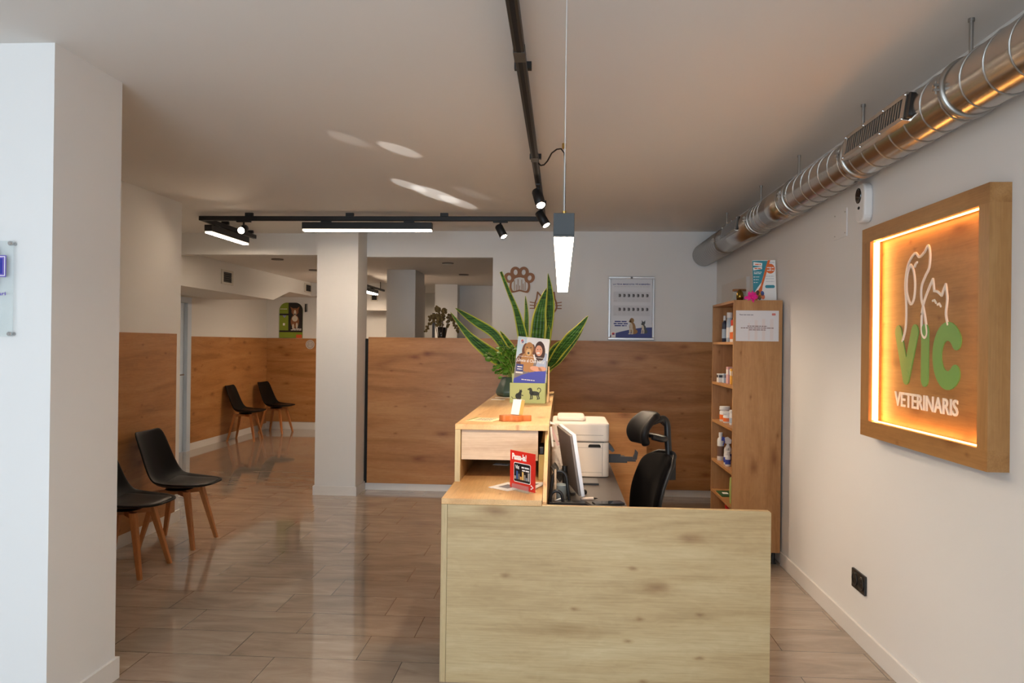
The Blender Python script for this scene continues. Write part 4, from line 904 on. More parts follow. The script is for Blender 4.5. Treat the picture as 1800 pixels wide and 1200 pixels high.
for (pts, lab, dz) in (([(-0.345, 3.785), (-0.245, 3.70), (-0.16, 3.82), (-0.26, 3.93)], 'white leaflet lying flat left of the red sign', 0.0008), ([(-0.215, 3.775), (-0.115, 3.765), (-0.062, 3.935), (-0.175, 3.945)], 'white sheet lying flat right behind the red sign', 0.0032)):
    Fq = FR((0, 0, ZL), (1, 0, 0), (0, 1, 0))
    b = B(PAPER).prism(pts, Fq, dz, dz + 0.0022)
    c_ = V((sum(p[0] for p in pts) / 4, sum(p[1] for p in pts) / 4)); b.mat(mat('grey_photo', (130, 128, 134), 0.6)).prism([tuple(c_ + (V(p) - c_) * 0.5) for p in pts], Fq, dz + 0.0022, dz + 0.0025)
    tag(b.build('leaflet'), lab, 'leaflet', 'white leaflets lying on the lower counter')
Fq = FR((-0.335, 4.52, ZL), (0.97, -0.2, 0), (0.2, 0.97, 0))
tag(B(PAPER).fbox(Fq, -0.045, 0.045, -0.03, 0.03, 0.0005, 0.002).mat(DKP).fbox(Fq, 0.0, 0.03, -0.006, 0.006, 0.002, 0.0023).build('visiting_card'), 'small white card lying on the lower counter under the drawer', 'card')
b = B(mat('olive_card', (170, 146, 84), 0.6)).box(-0.110, -0.082, 4.02, 4.22, ZL, ZL + 0.13); t = tag(b.build('file_box', bevel=0.002), 'olive card file box in the narrow slot right of the drawer', 'box')
t2 = tag(B(BLACK).box(-0.108, -0.084, 4.03, 4.20, ZL + 0.131, ZL + 0.17).build('stapler_case', bevel=0.004), 'black case on top of the olive file box', 'case')

# ---- on the desk
t = thing('multifunction_printer', 'large cream multifunction printer standing on the desk behind the counter', 'printer', (0.12, 4.86, ZD))
PC = mat('printer_cream', (214, 204, 192), 0.5); PL = mat('printer_line', (70, 66, 62), 0.6)
px0, px1, py0, py1 = -0.05, 0.286, 4.62, 5.08
FT = FR((0, 0, ZD), (1, 0, 0), (0, 1, 0))
pb = B(PC).rrect(FT, px0, px1, py0, py1, 0.03, 0.004, 0.205).build('body', t, bevel=0.004)
B(PC).rrect(FT, px0, px1, py0 - 0.003, py1, 0.03, 0.208, 0.318).build('scanner_unit', t, bevel=0.010)
B(PC).rrect(FT, px0 + 0.03, px0 + 0.20, py0 + 0.10, py1 - 0.02, 0.03, 0.318, 0.340).build('document_feeder', t, bevel=0.010)
FFp = facing_viewer((0, py0, ZD))
b = B(PL).fbox(FFp, px0 + 0.03, px1 - 0.03, 0.2052, 0.2078, -0.02, -0.0005).fbox(FFp, px0 + 0.03, px1 - 0.035, 0.247, 0.2485, 0.003, 0.0036).fbox(FFp, px1 - 0.040, px1 - 0.0385, 0.01, 0.20, 0, 0.0006).fbox(FFp, px0 + 0.04, px1 - 0.042, 0.1735, 0.1745, 0, 0.0006).fbox(FFp, px0 + 0.04, px1 - 0.042, 0.030, 0.031, 0, 0.0006)
b.build('panel_gaps', pb)
B(DARKGAP).prism([(0.164, 0.176), (0.236, 0.176), (0.236, 0.186), (0.230, 0.194), (0.170, 0.194), (0.164, 0.186)], FFp, -0.002, 0.001).build('handle_recess', pb)
PT = mat('tray_dark', (44, 37, 33), 0.5)
b = B(PT).box(px1 - 0.01, 0.40, 4.72, 4.95, ZD + 0.075, ZD + 0.088).box(px1, 0.36, 4.72, 4.735, ZD + 0.088, ZD + 0.125).box(0.40, 0.455, 4.76, 4.90, ZD + 0.078, ZD + 0.086).box(0.36, 0.43, 4.72, 4.732, ZD + 0.088, ZD + 0.112).prism([(0.435, 0.086), (0.462, 0.086), (0.470, 0.13), (0.455, 0.145), (0.45, 0.12)], facing_viewer((0, 4.80, ZD)), -0.02, 0.02)
b.build('output_tray', t)
B(BLACK).prism([(px1, 0.195), (px1 + 0.035, 0.155), (px1 + 0.022, 0.145), (px1 - 0.004, 0.165)], facing_viewer((0, 4.66, ZD)), -0.18, 0.0).build('flap', t)
t = thing('desktop_monitor', 'white edged monitor seen edge-on in front of the printer', 'monitor', (0.075, 4.06, ZD))
fn = V((0.058, 3.85, 1.078)); fb = V((0.106, 3.85, 0.775)); far = V((-0.062, 0.45, 0)).normalized()
upv = (fn - fb).normalized(); nv = far.cross(upv).normalized()
if nv.x < 0: nv = -nv
FM = FR(fb, far, upv); sg = 1 if FM.n.dot(nv) > 0 else -1
H_ = (fn - fb).length
def fbx(b, a0, a1, b0, b1, d0, d1): return b.fbox(FM, a0, a1, b0, b1, d0 * sg, d1 * sg)
MW = mat('monitor_white', (226, 226, 230), 0.4)
bz = fbx(B(MW), 0, 0.50, 0, H_, 0, 0.018).build('bezel', t, bevel=0.002)
fbx(B(mat('screen_black', (14, 14, 16), 0.15)), 0.01, 0.49, 0.03, H_ - 0.012, 0.018, 0.0186).build('screen', bz)
fbx(B(mat('monitor_back', (120, 108, 100), 0.5)), 0.004, 0.496, 0.004, H_ - 0.004, -0.012, -0.0003).build('back_cover', t, bevel=0.004)
bc = fb + far * 0.25
B(BLACK).tube([bc - nv * 0.03 + upv * 0.12, bc - nv * 0.045 + V((0, 0, -0.01))], 0.014, 12).lathe([(0.055, 0), (0.055, 0.008), (0.02, 0.012)], (bc.x - nv.x * 0.045 , bc.y - nv.y * 0.045, ZD), 28).tube([V((bc.x - nv.x * 0.045, bc.y - nv.y * 0.045, ZD + 0.01)), bc - nv * 0.045 + V((0, 0, 0.0))], 0.014, 12).build('stand', t)
# hoop rack, pen pot etc.
t = thing('desk_organizer', 'black desk rack with two arched hoops behind the stepped panel', 'desk organizer', (-0.02, 3.95, ZD))
def hoop(y, x0, x1, zt, lean, r=0.007):
    xm = (x0 + x1) / 2; w_ = (x1 - x0) / 2; pts = [(x0 - 0.0, y, ZD + 0.012)]
    for i in range(13):
        a = PI - PI * i / 12; pts.append((xm + lean + w_ * 0.82 * math.cos(a) , y, zt - w_ + w_ * math.sin(a)))
    pts.append((x1 + lean * 1.8, y, ZD + 0.012)); return B(BLACK).tube(pts, r, 8)
hoop(3.84, -0.050, 0.036, 0.902, 0.006, 0.008).build('hoop', t); hoop(3.745, -0.050, 0.020, 0.822, 0.0, 0.008).build('hoop', t)
B(BLACK).prism([(-0.05, 0.018), (0.115, 0.018), (0.15, 0.004), (0.30, 0.002), (0.30, 0.010), (0.152, 0.013), (0.12, 0.030), (-0.05, 0.030)], facing_viewer((0, 3.72, ZD)), -0.06, 0.0).build('arm', t, bevel=0.002)
B(BLACK).box(-0.054, 0.05, 3.72, 3.93, ZD, ZD + 0.012).build('tray_base', t, bevel=0.003)
zt_ = ZD + 0.0125
t = thing('pen_cup', 'translucent grey pen cup inside the black hoop rack', 'cup', (0.002, 3.885, zt_))
B(mat('frosted_grey', (150, 158, 158), 0.4)).lathe([(0.028, 0), (0.03, 0.004), (0.032, 0.07), (0.034, 0.075), (0.030, 0.075), (0.028, 0.01)], (0.002, 3.885, zt_), 24).build('cup', t)
tag(B(mat('beige_pen', (196, 170, 140), 0.4)).tube([(-0.022, 3.80, zt_), (-0.022, 3.80, zt_ + 0.155), (-0.022, 3.80, zt_ + 0.162)], 0.0055, 10, radii=[0.0055, 0.0055, 0.003]).build('pen_stick'), 'beige pen standing upright in front of the grey cup', 'pen')
tag(B(PAPER).tube([(-0.042, 3.762, zt_ + 0.006), (-0.005, 3.775, zt_ + 0.022), (0.012, 3.78, zt_ + 0.026)], 0.004, 8).build('white_pen'), 'thin white pen lying inside the black hoop rack', 'pen')
t = thing('marker_pen', 'white marker with black tip lying right of the monitor', 'pen', (0.145, 3.94, ZD))
B(mat('marker_white', (230, 214, 200), 0.4)).tube([(0.105, 3.93, ZD + 0.008), (0.168, 3.952, ZD + 0.008)], 0.0075, 10).build('barrel', t)
B(BLACK).tube([(0.168, 3.952, ZD + 0.008), (0.178, 3.9555, ZD + 0.008), (0.190, 3.96, ZD + 0.008)], 0.004, 8, radii=[0.006, 0.004, 0.001]).build('tip', t)
tag(B(BLACK).lathe([(0.006, 0), (0.012, 0.003), (0.0145, 0.012), (0.011, 0.021), (0.004, 0.025)], (0.128, 4.10, ZD), 16).build('ink_bottle'), 'tiny round black knob on the desk beside the monitor base', 'knob')
t = thing('smartphone', 'glossy black smartphone lying at the front right of the desk', 'phone', (0.238, 3.86, ZD))
Fq = FR((0.238, 3.86, ZD), (0.96, 0.28, 0), (-0.28, 0.96, 0))
ph_ = B(BLACK).rrect(Fq, -0.075, 0.075, -0.037, 0.037, 0.012, 0.0005, 0.0085).build('body', t, bevel=0.0015)
B(mat('phone_glass', (12, 12, 14), 0.05)).rrect(Fq, -0.072, 0.072, -0.034, 0.034, 0.010, 0.0085, 0.0092).build('screen', ph_)
tag(B(mat('mouse_beige', (226, 196, 160), 0.45)).lathe([(0.026, 0), (0.032, 0.004), (0.031, 0.014), (0.022, 0.026), (0.010, 0.031), (0.002, 0.032)], (0.080, 3.62, ZD), 24, sx=1.0, sy=1.6).build('computer_mouse'), 'beige computer mouse peeking over the desk front panel', 'mouse')
tag(B(mat('red_rubber', (196, 40, 36), 0.5)).box(-0.046, -0.014, 3.60, 3.625, ZD, ZD + 0.022).build('eraser', bevel=0.004), 'small red block at the left end of the desk front', 'eraser')
t = thing('tablet', 'grey flat tablet lying in front of the printer', 'tablet', (0.13, 4.45, ZD))
B(mat('tablet_grey', (112, 112, 112), 0.35)).box(0.04, 0.215, 4.385, 4.56, ZD, ZD + 0.008).build('body', t, bevel=0.002)
B(BLACK).box(0.04, 0.216, 4.368, 4.384, ZD, ZD + 0.010).build('hinge', t)
q = B(BLACK); rr_ = random.Random(4)
for k in range(6):
    p0 = V((-0.048 + 0.004 * k, 4.30 + 0.03 * k, ZD + 0.01)); q.tube(smooth([p0, p0 + V((0.02, rr_.uniform(-.05, .05), 0.06)), p0 + V((-0.002, 0.05, 0.09)), p0 + V((0.03, 0.09, 0.03)), p0 + V((0.05, 0.10, 0.0))], 4), 0.004, 6)
tag(q.build('cable_bundle'), 'tangle of black cables at the counter side behind the hoop rack', 'cables')
t = thing('note_sheets', 'fan of white and pink notes clipped to the counter side beside the printer', 'notes', (-0.05, 4.3, 0.98))
for (pts, nm, c_) in (([(0, 0.10), (0.012, 0.10), (0.055, 0.0), (0.04, -0.005)], 'pink_note', (206, 170, 164)), ([(0, 0.10), (0.01, 0.10), (0.022, -0.01), (0.012, -0.01)], 'white_note', (240, 236, 230)), ([(0.0, 0.13), (0.03, 0.115), (0.03, 0.11), (0, 0.115)], 'white_note', (240, 236, 230))):
    B(mat(nm, c_, 0.7)).prism([(-0.058 + a, 0.97 + z) for a, z in pts], facing_viewer((0, 4.30, 0)), 0.0 if nm == 'pink_note' else 0.004, 0.0015 if nm == 'pink_note' else 0.0055).build(nm, t)

# ------------------------------------------------------------ office chair
t = thing('office_chair', 'black mesh office chair with headrest behind the reception desk', 'office chair', (0.335, 4.58, 0), math.radians(-77))
# local: forward is -Y, x to the side, z up
rows = []
for i in range(15):
    s = i / 14; z = 0.50 + 0.385 * s; y = 0.19 - 0.03 * math.sin(PI * s) + 0.10 * s
    w_ = 0.225 * (1 - 0.10 * abs(s - 0.45) - 0.25 * max(0, (s - 0.86) / 0.14) ** 2)
    rows.append([V((w_ * q, y - 0.045 * q * q + 0.012 * max(0, (s - 0.9) / 0.1), z - 0.012 * q * q * max(0, (s - 0.8) / 0.2))) for q in [(-1 + 2 * k / 10) for k in range(11)]])
B(MESHB).grid(rows).build('backrest', t, solid=0.035, subd=1, local=True)
fr = [r[0] + V((0, 0.022, 0)) for r in rows] + [q + V((0, 0.022, 0.008)) for q in rows[-1][1:-1]] + [r[-1] + V((0, 0.022, 0)) for r in rows[::-1]] + [q + V((0, 0.022, 0)) for q in rows[0][::-1][1:-1]]
B(BLACK).tube(fr + [fr[0]], 0.012, 8).build('back_frame', t, local=True)
rows = []
for i in range(11):
    s = -1 + 2 * i / 10
    rows.append([V((0.15 * q * math.sqrt(max(0.02, 1 - 0.35 * s * s)), 0.155 + 0.05 * q * q * -1 + 0.050 * s * s + 0.035 * s, 1.035 + 0.09 * s - 0.0 * q)) for q in [(-1 + 2 * k / 10) for k in range(11)]])
B(LEATHER).grid(rows).build('headrest', t, solid=0.04, subd=1, local=True)
loop = smooth([V((-0.13, 0.16, 1.00)), V((-0.12, 0.22, 0.985)), V((-0.05, 0.27, 0.98)), V((0.05, 0.27, 0.98)), V((0.12, 0.22, 0.985)), V((0.13, 0.16, 1.0))], 4)
B(BLACK).tube(loop, 0.015, 8).tube([(-0.05, 0.19, 1.07), (-0.04, 0.25, 1.09), (0, 0.28, 1.06)], 0.012).tube([(0.05, 0.19, 1.07), (0.04, 0.25, 1.09), (0, 0.28, 1.06)], 0.012).build('headrest_frame', t, local=True)
B(BLACK).tube(smooth([V((0, 0.24, 1.085)), V((0, 0.275, 1.09)), V((0, 0.295, 1.06)), V((0, 0.30, 0.98)), V((0, 0.305, 0.85)), V((0, 0.27, 0.70)), V((0, 0.23, 0.55)), V((0, 0.15, 0.44)), V((0, 0.0, 0.42))], 4), 0.02, 10).box(-0.045, 0.045, 0.285, 0.335, 0.74, 0.87).build('spine_post', t, local=True)
rows = []
for i in range(9):
    s = -1 + 2 * i / 8
    rows.append([V((0.24 * q * (1 - 0.10 * s * s), 0.24 * s - 0.03, 0.475 - 0.03 * max(0, -s) ** 2 + 0.02 * q * q)) for q in [(-1 + 2 * k / 8) for k in range(9)]])
B(MESHB).grid(rows).build('seat', t, solid=0.06, subd=1, local=True)
B(BLACK).lathe([(0.025, 0.09), (0.025, 0.30), (0.04, 0.31), (0.08, 0.42), (0.08, 0.44)], (0, 0, 0), 20).build('gas_lift', t, local=True)
for k in range(5):
    a = 2 * PI * k / 5 + 0.3; e = V((0.29 * math.cos(a), 0.29 * math.sin(a), 0.075))
    B(BLACK).tube([(0, 0, 0.11), e], 0.022, 8, radii=[0.03, 0.016]).build('base_spoke', t, local=True)
    B(BLACK).lathe([(0.028, -0.022), (0.03, -0.018), (0.03, 0.018), (0.028, 0.022)], (e.x, e.y, 0.03), 16, V((-math.sin(a), math.cos(a), 0))).tube([e, e + V((0, 0, -0.03))], 0.008).build('caster', t, local=True)

# ------------------------------------------------------------ shell chairs
PROF = [(.280, .462, .085, 0), (.268, .456, .135, .006), (.240, .447, .178, .016), (.19, .438, .212, .028), (.11, .428, .234, .042), (.02, .421, .243, .054), (-.07, .422, .242, .064), (-.13, .442, .237, .066), (-.172, .50, .230, .058), (-.200, .575, .222, .05), (-.232, .675, .212, .043), (-.260, .765, .203, .036), (-.276, .812, .194, .030), (-.284, .834, .165, .022)]


def prof_n(i):
    a = PROF[max(i - 1, 0)]; c_ = PROF[min(i + 1, len(PROF) - 1)]; t_ = V((c_[0] - a[0], 0, c_[1] - a[1])).normalized()
    return V((t_.z, 0, -t_.x))                     # up / forward side


t = chair = thing('shell_chair', 'black shell chair with wooden legs half hidden behind the near white pillar', 'chair', (-2.84, 5.0, 0), 0.0, 'black shell chairs with wooden legs along the left walls')
rows = []
for i, (x, z, w_, e_) in enumerate(PROF):
    n_ = prof_n(i); rows.append([V((x, w_ * q, z)) + n_ * (e_ * abs(q) ** 2.2) for q in [-1 + 2 * k / 12 for k in range(13)]])
SHELL = mat('black_shell', (9, 8, 8), 0.45, spec=0.16)
B(SHELL).grid(rows).build('shell', t, solid=0.013, subd=1, local=True)
rows = []; idx = [1.6, 2, 2.5, 3, 3.5, 4, 4.5, 5, 5.5, 6, 6.5, 6.9]
for j, f_ in enumerate(idx):
    i = int(f_); g = f_ - i; A = PROF[i]; C2 = PROF[min(i + 1, len(PROF) - 1)]
    x, z, w_, e_ = [A[k] * (1 - g) + C2[k] * g for k in range(4)]; n_ = prof_n(i)
    end = min(1, min(j, len(idx) - 1 - j) / 1.5); ww = w_ * (0.60 + 0.22 * min(1, min(j + .3, len(idx) - 1 - j + .3) / 2.0))
    rows.append([V((x, ww * q, z)) + n_ * (e_ * abs(q * ww / w_) ** 2.2 + 0.007 + 0.016 * end * (1 - abs(q) ** 5)) for q in [-1 + 2 * k / 10 for k in range(11)]])
CUSH = mat('seat_cushion', (17, 14, 13), 0.42, spec=0.3, bump=0.1, bscale=300)
B(CUSH).grid(rows).build('seat_cushion', t, solid=0.006, subd=1, local=True)
for sx in (1, -1):
    for sy in (1, -1):
        top = V((0.115 * sx - 0.01, 0.115 * sy, 0.405)); ft = V((0.195 * sx + (-0.02 if sx < 0 else 0), 0.19 * sy, 0.0))
        h1, h0 = 0.021, 0.0135; rws = []
        for c_, h in ((ft, h0), (ft.lerp(top, 0.6), 0.018), (top, h1)): rws.append([c_ + V((h * a, h * b_, 0)) for a, b_ in ((-1, -1), (1, -1), (1, 1), (-1, 1))])
        bb = B(LEGWOOD).grid(rws, False, True); bb.add(rws[0][::-1], [(0, 1, 2, 3)]); bb.add(rws[-1], [(0, 1, 2, 3)])
        bb.build('leg', t, bevel=0.004, local=True)
LEGWOOD_H = wood('beech_rail', 0, (186, 122, 72), (160, 98, 54), (200, 138, 88), 0.45, knots=False)
bb = B(LEGWOOD_H)
for s_ in (1, -1):
    u_ = V((1, s_, 0)).normalized(); v_ = V((-u_.y, u_.x, 0)); Fq = FR((-0.01, 0, 0.385), u_, v_)
    bb.fbox(Fq, -0.165, 0.165, -0.014, 0.014, -0.02 + 0.002 * s_, 0.02 + 0.002 * s_)
bb.build('cross_frame', t, bevel=0.003, local=True)
B(BLACK).lathe([(0.10, 0), (0.09, 0.008), (0.05, 0.012)], (-0.01, 0, 0.404), 20).build('mount', t, local=True)
copy_tree(chair, 'nearest fully visible black shell chair, against the left wood panelling', (-2.84, 5.72, 0), 0.0)
copy_tree(chair, 'distant black shell chair against the far left panelling, left one of the pair', (-4.80, 11.72, 0), 0.05)
copy_tree(chair, 'distant black shell chair in the far corner below the arched dog poster', (-4.72, 12.80, 0), -0.12)

# ------------------------------------------------------------ tall shelf
t = thing('tall_shelf', 'tall narrow oak shelf unit open to the left against the right wall', 'shelf', (1.37, 5.97, 0))
hx0, hx1, hy0, hy1, hz0, hz1 = 1.20, 1.535, 5.575, 6.345, 0.085, 1.845
B(wood('oak_shelf_side', 2, (176, 128, 80), (148, 100, 58), (190, 144, 96), 0.42, seed=4.2)).box(hx0, hx1, hy0, hy0 + 0.019, hz0, hz1).box(hx0, hx1, hy1 - 0.019, hy1, hz0, hz1).build('side_panel', t, bevel=0.001)
B(wood('oak_shelf_top', 1, (176, 128, 80), (148, 100, 58), (190, 144, 96), 0.42, seed=4.9)).box(hx0, hx1, hy0 + 0.02, hy1 - 0.02, hz1 - 0.019, hz1).build('top_panel', t, bevel=0.001)
SH = MATS['oak_shelf_top']
for z in (1.552, 1.240, 0.942, 0.634, 0.390, 0.104): B(SH).box(hx0 + 0.002, hx1 - 0.009, hy0 + 0.02, hy1 - 0.02, z - 0.019, z).build('shelf_board', t, bevel=0.001)
B(SH).box(hx1 - 0.008, hx1, hy0 + 0.02, hy1 - 0.02, hz0, hz1 - 0.02).build('back_panel', t)
for (x, y) in ((1.24, 5.62), (1.50, 5.62), (1.24, 6.30), (1.50, 6.30)): B(BLACK).lathe([(0.022, 0), (0.022, 0.006), (0.012, 0.01), (0.012, 0.085)], (x, y, 0), 14).build('foot', t)
B(WHITE).box(1.26, 1.48, 5.66, 5.68, 0.0, 0.084).build('plinth', t)
# notice taped to its side
F = facing_viewer((0, hy0, 0))
b = B(mat('notice_paper', (214, 212, 214), 0.6)).fbox(F, 1.216, 1.510, 1.558, 1.772, 0.0005, 0.0015).mat(mat('pink_bars', (214, 204, 202), 0.6))
for a, w_, h_ in ((1.30, 0.012, 0.12), (1.345, 0.020, 0.14), (1.395, 0.022, 0.15), (1.45, 0.024, 0.15)): b.fbox(F, a, a + w_, 1.565, 1.565 + h_, 0.0015, 0.0017)
b.mat(mat('notice_ink', (120, 96, 92), 0.6)); words(b, F, 1.295, 1.43, 1.660, 1.6655, 0.0017, 31); words(b, F, 1.25, 1.475, 1.6475, 1.653, 0.0017, 32); words(b, F, 1.305, 1.42, 1.634, 1.6395, 0.0017, 33)
b.mat(GT); words(b, F, 1.245, 1.335, 1.739, 1.744, 0.0015, 34); b.ell(F, 1.243, 1.744, 0.003, 0.004, 0.0015, 0.0018, n=10).mat(mat('pink_logo', (206, 120, 110), 0.6)).rrect(F, 1.462, 1.488, 1.738, 1.754, 0.005, 0.0015, 0.0018)
tag(b.build('paper_notice'), 'white printed notice taped to the side of the tall shelf', 'notice')
# poster leaning on top
t = thing('leaning_leaflet', 'teal and orange leaflet leaning against the wall on top of the tall shelf', 'leaflet', (1.47, 5.72, 1.845))
F = FR((1.383, 5.72, 1.846), (0.985, 0.02, 0.012), (0.075, 0.10, 0.99)); F.v = (F.v - F.u * F.v.dot(F.u)).normalized(); F.n = F.u.cross(F.v)
b = B(PAPER).fbox(F, -0.014, 0.150, 0.0, 0.297, 0, 0.002)
TE = mat('teal_print', (54, 140, 156), 0.5); OR = mat('orange_leaflet', (222, 106, 44), 0.5)
b.mat(OR).prism([(-0.014, 0.02), (0.040, 0.11), (0.094, 0.293), (0.10, 0.297), (0.114, 0.297), (0.055, 0.11), (0.045, 0.05), (0.01, 0.0)], F, 0.002, 0.0024)
b.mat(TE).prism([(-0.014, 0.05), (0.020, 0.10), (0.046, 0.135), (0.095, 0.293), (-0.014, 0.293)], F, 0.0024, 0.0028)
b.mat(PAPER).prism([(-0.008, 0.258), (0.054, 0.253), (0.056, 0.276), (-0.006, 0.284)], F, 0.0028, 0.0032).prism([(-0.008, 0.222), (0.054, 0.233), (0.052, 0.252), (-0.010, 0.243)], F, 0.0028, 0.0032)
b.mat(OR); words(b, F, 0.005, 0.045, 0.263, 0.270, 0.0032, 50); words(b, F, 0.0, 0.045, 0.233, 0.240, 0.0032, 51)
b.ell(F, 0.112, 0.235, 0.032, 0.036, 0.0024, 0.003).mat(PAPER); words(b, F, 0.088, 0.136, 0.240, 0.246, 0.003, 52); words(b, F, 0.105, 0.118, 0.230, 0.235, 0.003, 53); words(b, F, 0.088, 0.136, 0.220, 0.226, 0.003, 54)
words(b, F, -0.005, 0.05, 0.207, 0.212, 0.0028, 55); words(b, F, -0.005, 0.045, 0.197, 0.202, 0.0028, 56)
for i, z in enumerate((0.175, 0.155, 0.135)): b.ell(F, -0.004, z, 0.004, 0.004, 0.0028, 0.0031, n=10); words(b, F, 0.004, 0.034 - 0.006 * i, z - 0.002, z + 0.002, 0.0028, 57 + i)
b.mat(GREYP)
for i, z in enumerate((0.178, 0.160, 0.140)): words(b, F, 0.078, 0.138, z, z + 0.004, 0.002, 61 + i)
b.mat(TE).rrect(F, 0.072, 0.140, 0.094, 0.116, 0.010, 0.002, 0.0026); b.mat(GREYP); words(b, F, 0.11, 0.145, 0.278, 0.283, 0.002, 66)
for i, (a, z, c_) in enumerate(((0.0, 0.05, (214, 150, 90)), (0.018, 0.06, (90, 60, 50)), (0.035, 0.045, (226, 160, 60)), (0.05, 0.055, (70, 90, 150)), (0.01, 0.03, (200, 90, 60)), (0.03, 0.025, (120, 90, 70)), (0.055, 0.03, (214, 120, 80)))): b.mat(mat('crowd_%d' % i, c_, 0.6)).ell(F, a, z, 0.013, 0.018, 0.0029, 0.0033)
b.build('printed_sheet', t)
# feather toy, bauble, glass jar
t = thing('feather_toy', 'bright pink feather toy hanging over the shelf top edge', 'toy', (1.31, 5.60, 1.846))
PK = mat('pink_feather', (236, 40, 150), 0.8); rr_ = random.Random(3); b = B(PK)
for k in range(46):
    d_ = V((rr_.uniform(-1, 1), rr_.uniform(-0.5, 0.25), rr_.uniform(-0.8, 1))).normalized() * rr_.uniform(0.025, 0.055)
    c_ = V((1.316, 5.558, 1.865)); s_ = d_.cross(V((0, 1, 0.3))).normalized() * 0.008
    b.add([c_ - s_ * 0.4, c_ + d_ * 0.6 - s_, c_ + d_, c_ + d_ * 0.6 + s_, c_ + s_ * 0.4], [(0, 1, 2, 3, 4)])
b.build('feathers', t, solid=0.0015, fix=False)
B(mat('toy_stick', (200, 60, 130), 0.5)).tube([(1.316, 5.565, 1.866), (1.36, 5.66, 1.852)], 0.004, 6).build('stick', t)
tag(B(mat('dark_gold', (120, 96, 40), 0.2, 0.9)).lathe([(0.012, 0), (0.022, 0.006), (0.027, 0.03), (0.024, 0.055), (0.014, 0.072), (0.010, 0.08)], (1.265, 5.68, 1.845), 20).build('bauble'), 'dark gold glossy ornament standing left of the pink feather toy', 'ornament')
t = thing('glass_jar', 'clear glass jar with wooden lid behind the pink feather toy', 'jar', (1.32, 5.95, 1.845))
gj = B(AC).lathe([(0.045, 0.0), (0.05, 0.004), (0.05, 0.085), (0.046, 0.085), (0.046, 0.006)], (1.32, 5.95, 1.845), 24).build('glass', t)
B(BW).lathe([(0.048, 0), (0.05, 0.002), (0.05, 0.014), (0.046, 0.016)], (1.32, 5.95, 1.931), 24).build('lid', gj)


# products
def bottle(x, y, z, r, h, body, cap, label, band=None, neck=0.45, caph=0.18, cat_='bottle'):
    t = thing('product_bottle' if cat_ == 'bottle' else 'product_jar', label, cat_, (x, y, z), group='pet care products on the tall shelf')
    hb = h * (1 - caph)
    bo = B(body).lathe([(r * 0.92, 0), (r, 0.003), (r, hb * 0.82), (r * 0.9, hb * 0.9), (r * neck, hb * 0.97), (r * neck, hb)], (x, y, z), 20).build('body', t)
    B(cap).lathe([(r * neck * 1.1, 0), (r * neck * 1.15, 0.002), (r * neck * 1.1, h * caph)], (x, y, z + hb), 18).build('cap', t)
    if band: B(band).lathe([(r + 0.0006, 0), (r + 0.0006, hb * 0.42)], (x, y, z + hb * 0.18), 20).build('label_band', bo)


PW = mat('product_white', (226, 224, 220), 0.4); PN = mat('product_navy', (36, 40, 60), 0.4); PO = mat('product_orange', (226, 110, 46), 0.45); PR = mat('product_red', (214, 70, 40), 0.45); PB = mat('product_blue', (50, 70, 160), 0.45); PPK = mat('product_pink', (206, 160, 160), 0.5); LBL = mat('product_pale_blue', (170, 186, 200), 0.45)
bottle(1.262, 6.18, 1.552, 0.020, 0.205, PN, PW, 'dark navy bottle with white cap on the top shelf board', LBL)
bottle(1.275, 6.06, 1.552, 0.024, 0.225, LBL, PW, 'tallest pale blue bottle with white cap on the top shelf board', PW, neck=0.8)
bottle(1.270, 5.93, 1.552, 0.020, 0.165, PW, PR, 'white bottle with red orange cap on the top shelf board, left of two', PO, neck=0.6, caph=0.26)
bottle(1.268, 5.86, 1.552, 0.020, 0.165, PW, PR, 'white bottle with red orange cap on the top shelf board, right of two', PO, neck=0.6, caph=0.26)


def carton(x, y, z, dx, dy, dz, m_, band, label):
    t = thing('product_box', label, 'box', (x, y, z), group='pet care products on the tall shelf')
    ca = B(m_).box(x - dx / 2, x + dx / 2, y - dy / 2, y + dy / 2, z, z + dz).build('carton', t, bevel=0.001)
    B(band).box(x - dx / 2 - 0.0008, x - dx / 2, y - dy * 0.4, y + dy * 0.4, z + dz * 0.55, z + dz * 0.85).box(x - dx * 0.4, x + dx * 0.4, y - dy / 2 - 0.0008, y - dy / 2, z + dz * 0.55, z + dz * 0.85).build('printed_band', ca)


carton(1.240, 6.22, 1.240, 0.04, 0.07, 0.066, PW, DKP, 'small white box with dark printing at the rear of the second shelf board')
carton(1.262, 6.12, 1.240, 0.04, 0.06, 0.070, LBL, GT, 'small pale grey box in the middle of the second shelf board')
carton(1.270, 5.99, 1.240, 0.05, 0.07, 0.125, PPK, PW, 'tall pink and white box on the second shelf board')
carton(1.268, 5.88, 1.240, 0.04, 0.05, 0.115, mat('product_yellow', (226, 170, 60), 0.5), PW, 'yellow and white box at the front of the second shelf board')
bottle(1.265, 6.15, 0.942, 0.040, 0.115, PW, PW, 'larger white jar with orange label on the third shelf board', PO, neck=0.92, caph=0.24, cat_='jar')
bottle(1.262, 6.02, 0.942, 0.036, 0.085, PW, PW, 'smaller white jar with orange label on the third shelf board', PO, neck=0.92, caph=0.24, cat_='jar')
bottle(1.262, 5.86, 0.942, 0.024, 0.11, PW, PW, 'slim white jar at the front edge of the third shelf board', LBL, neck=0.9, caph=0.2, cat_='jar')
bottle(1.245, 6.20, 0.634, 0.026, 0.215, PW, PW, 'white bottle with narrow neck and dark picture on the fourth shelf board', mat('bottle_photo', (110, 82, 66), 0.5), neck=0.5, caph=0.14)
t = thing('spray_bottle', 'white spray bottle with blue trigger on the fourth shelf board', 'spray bottle', (1.275, 6.07, 0.634))
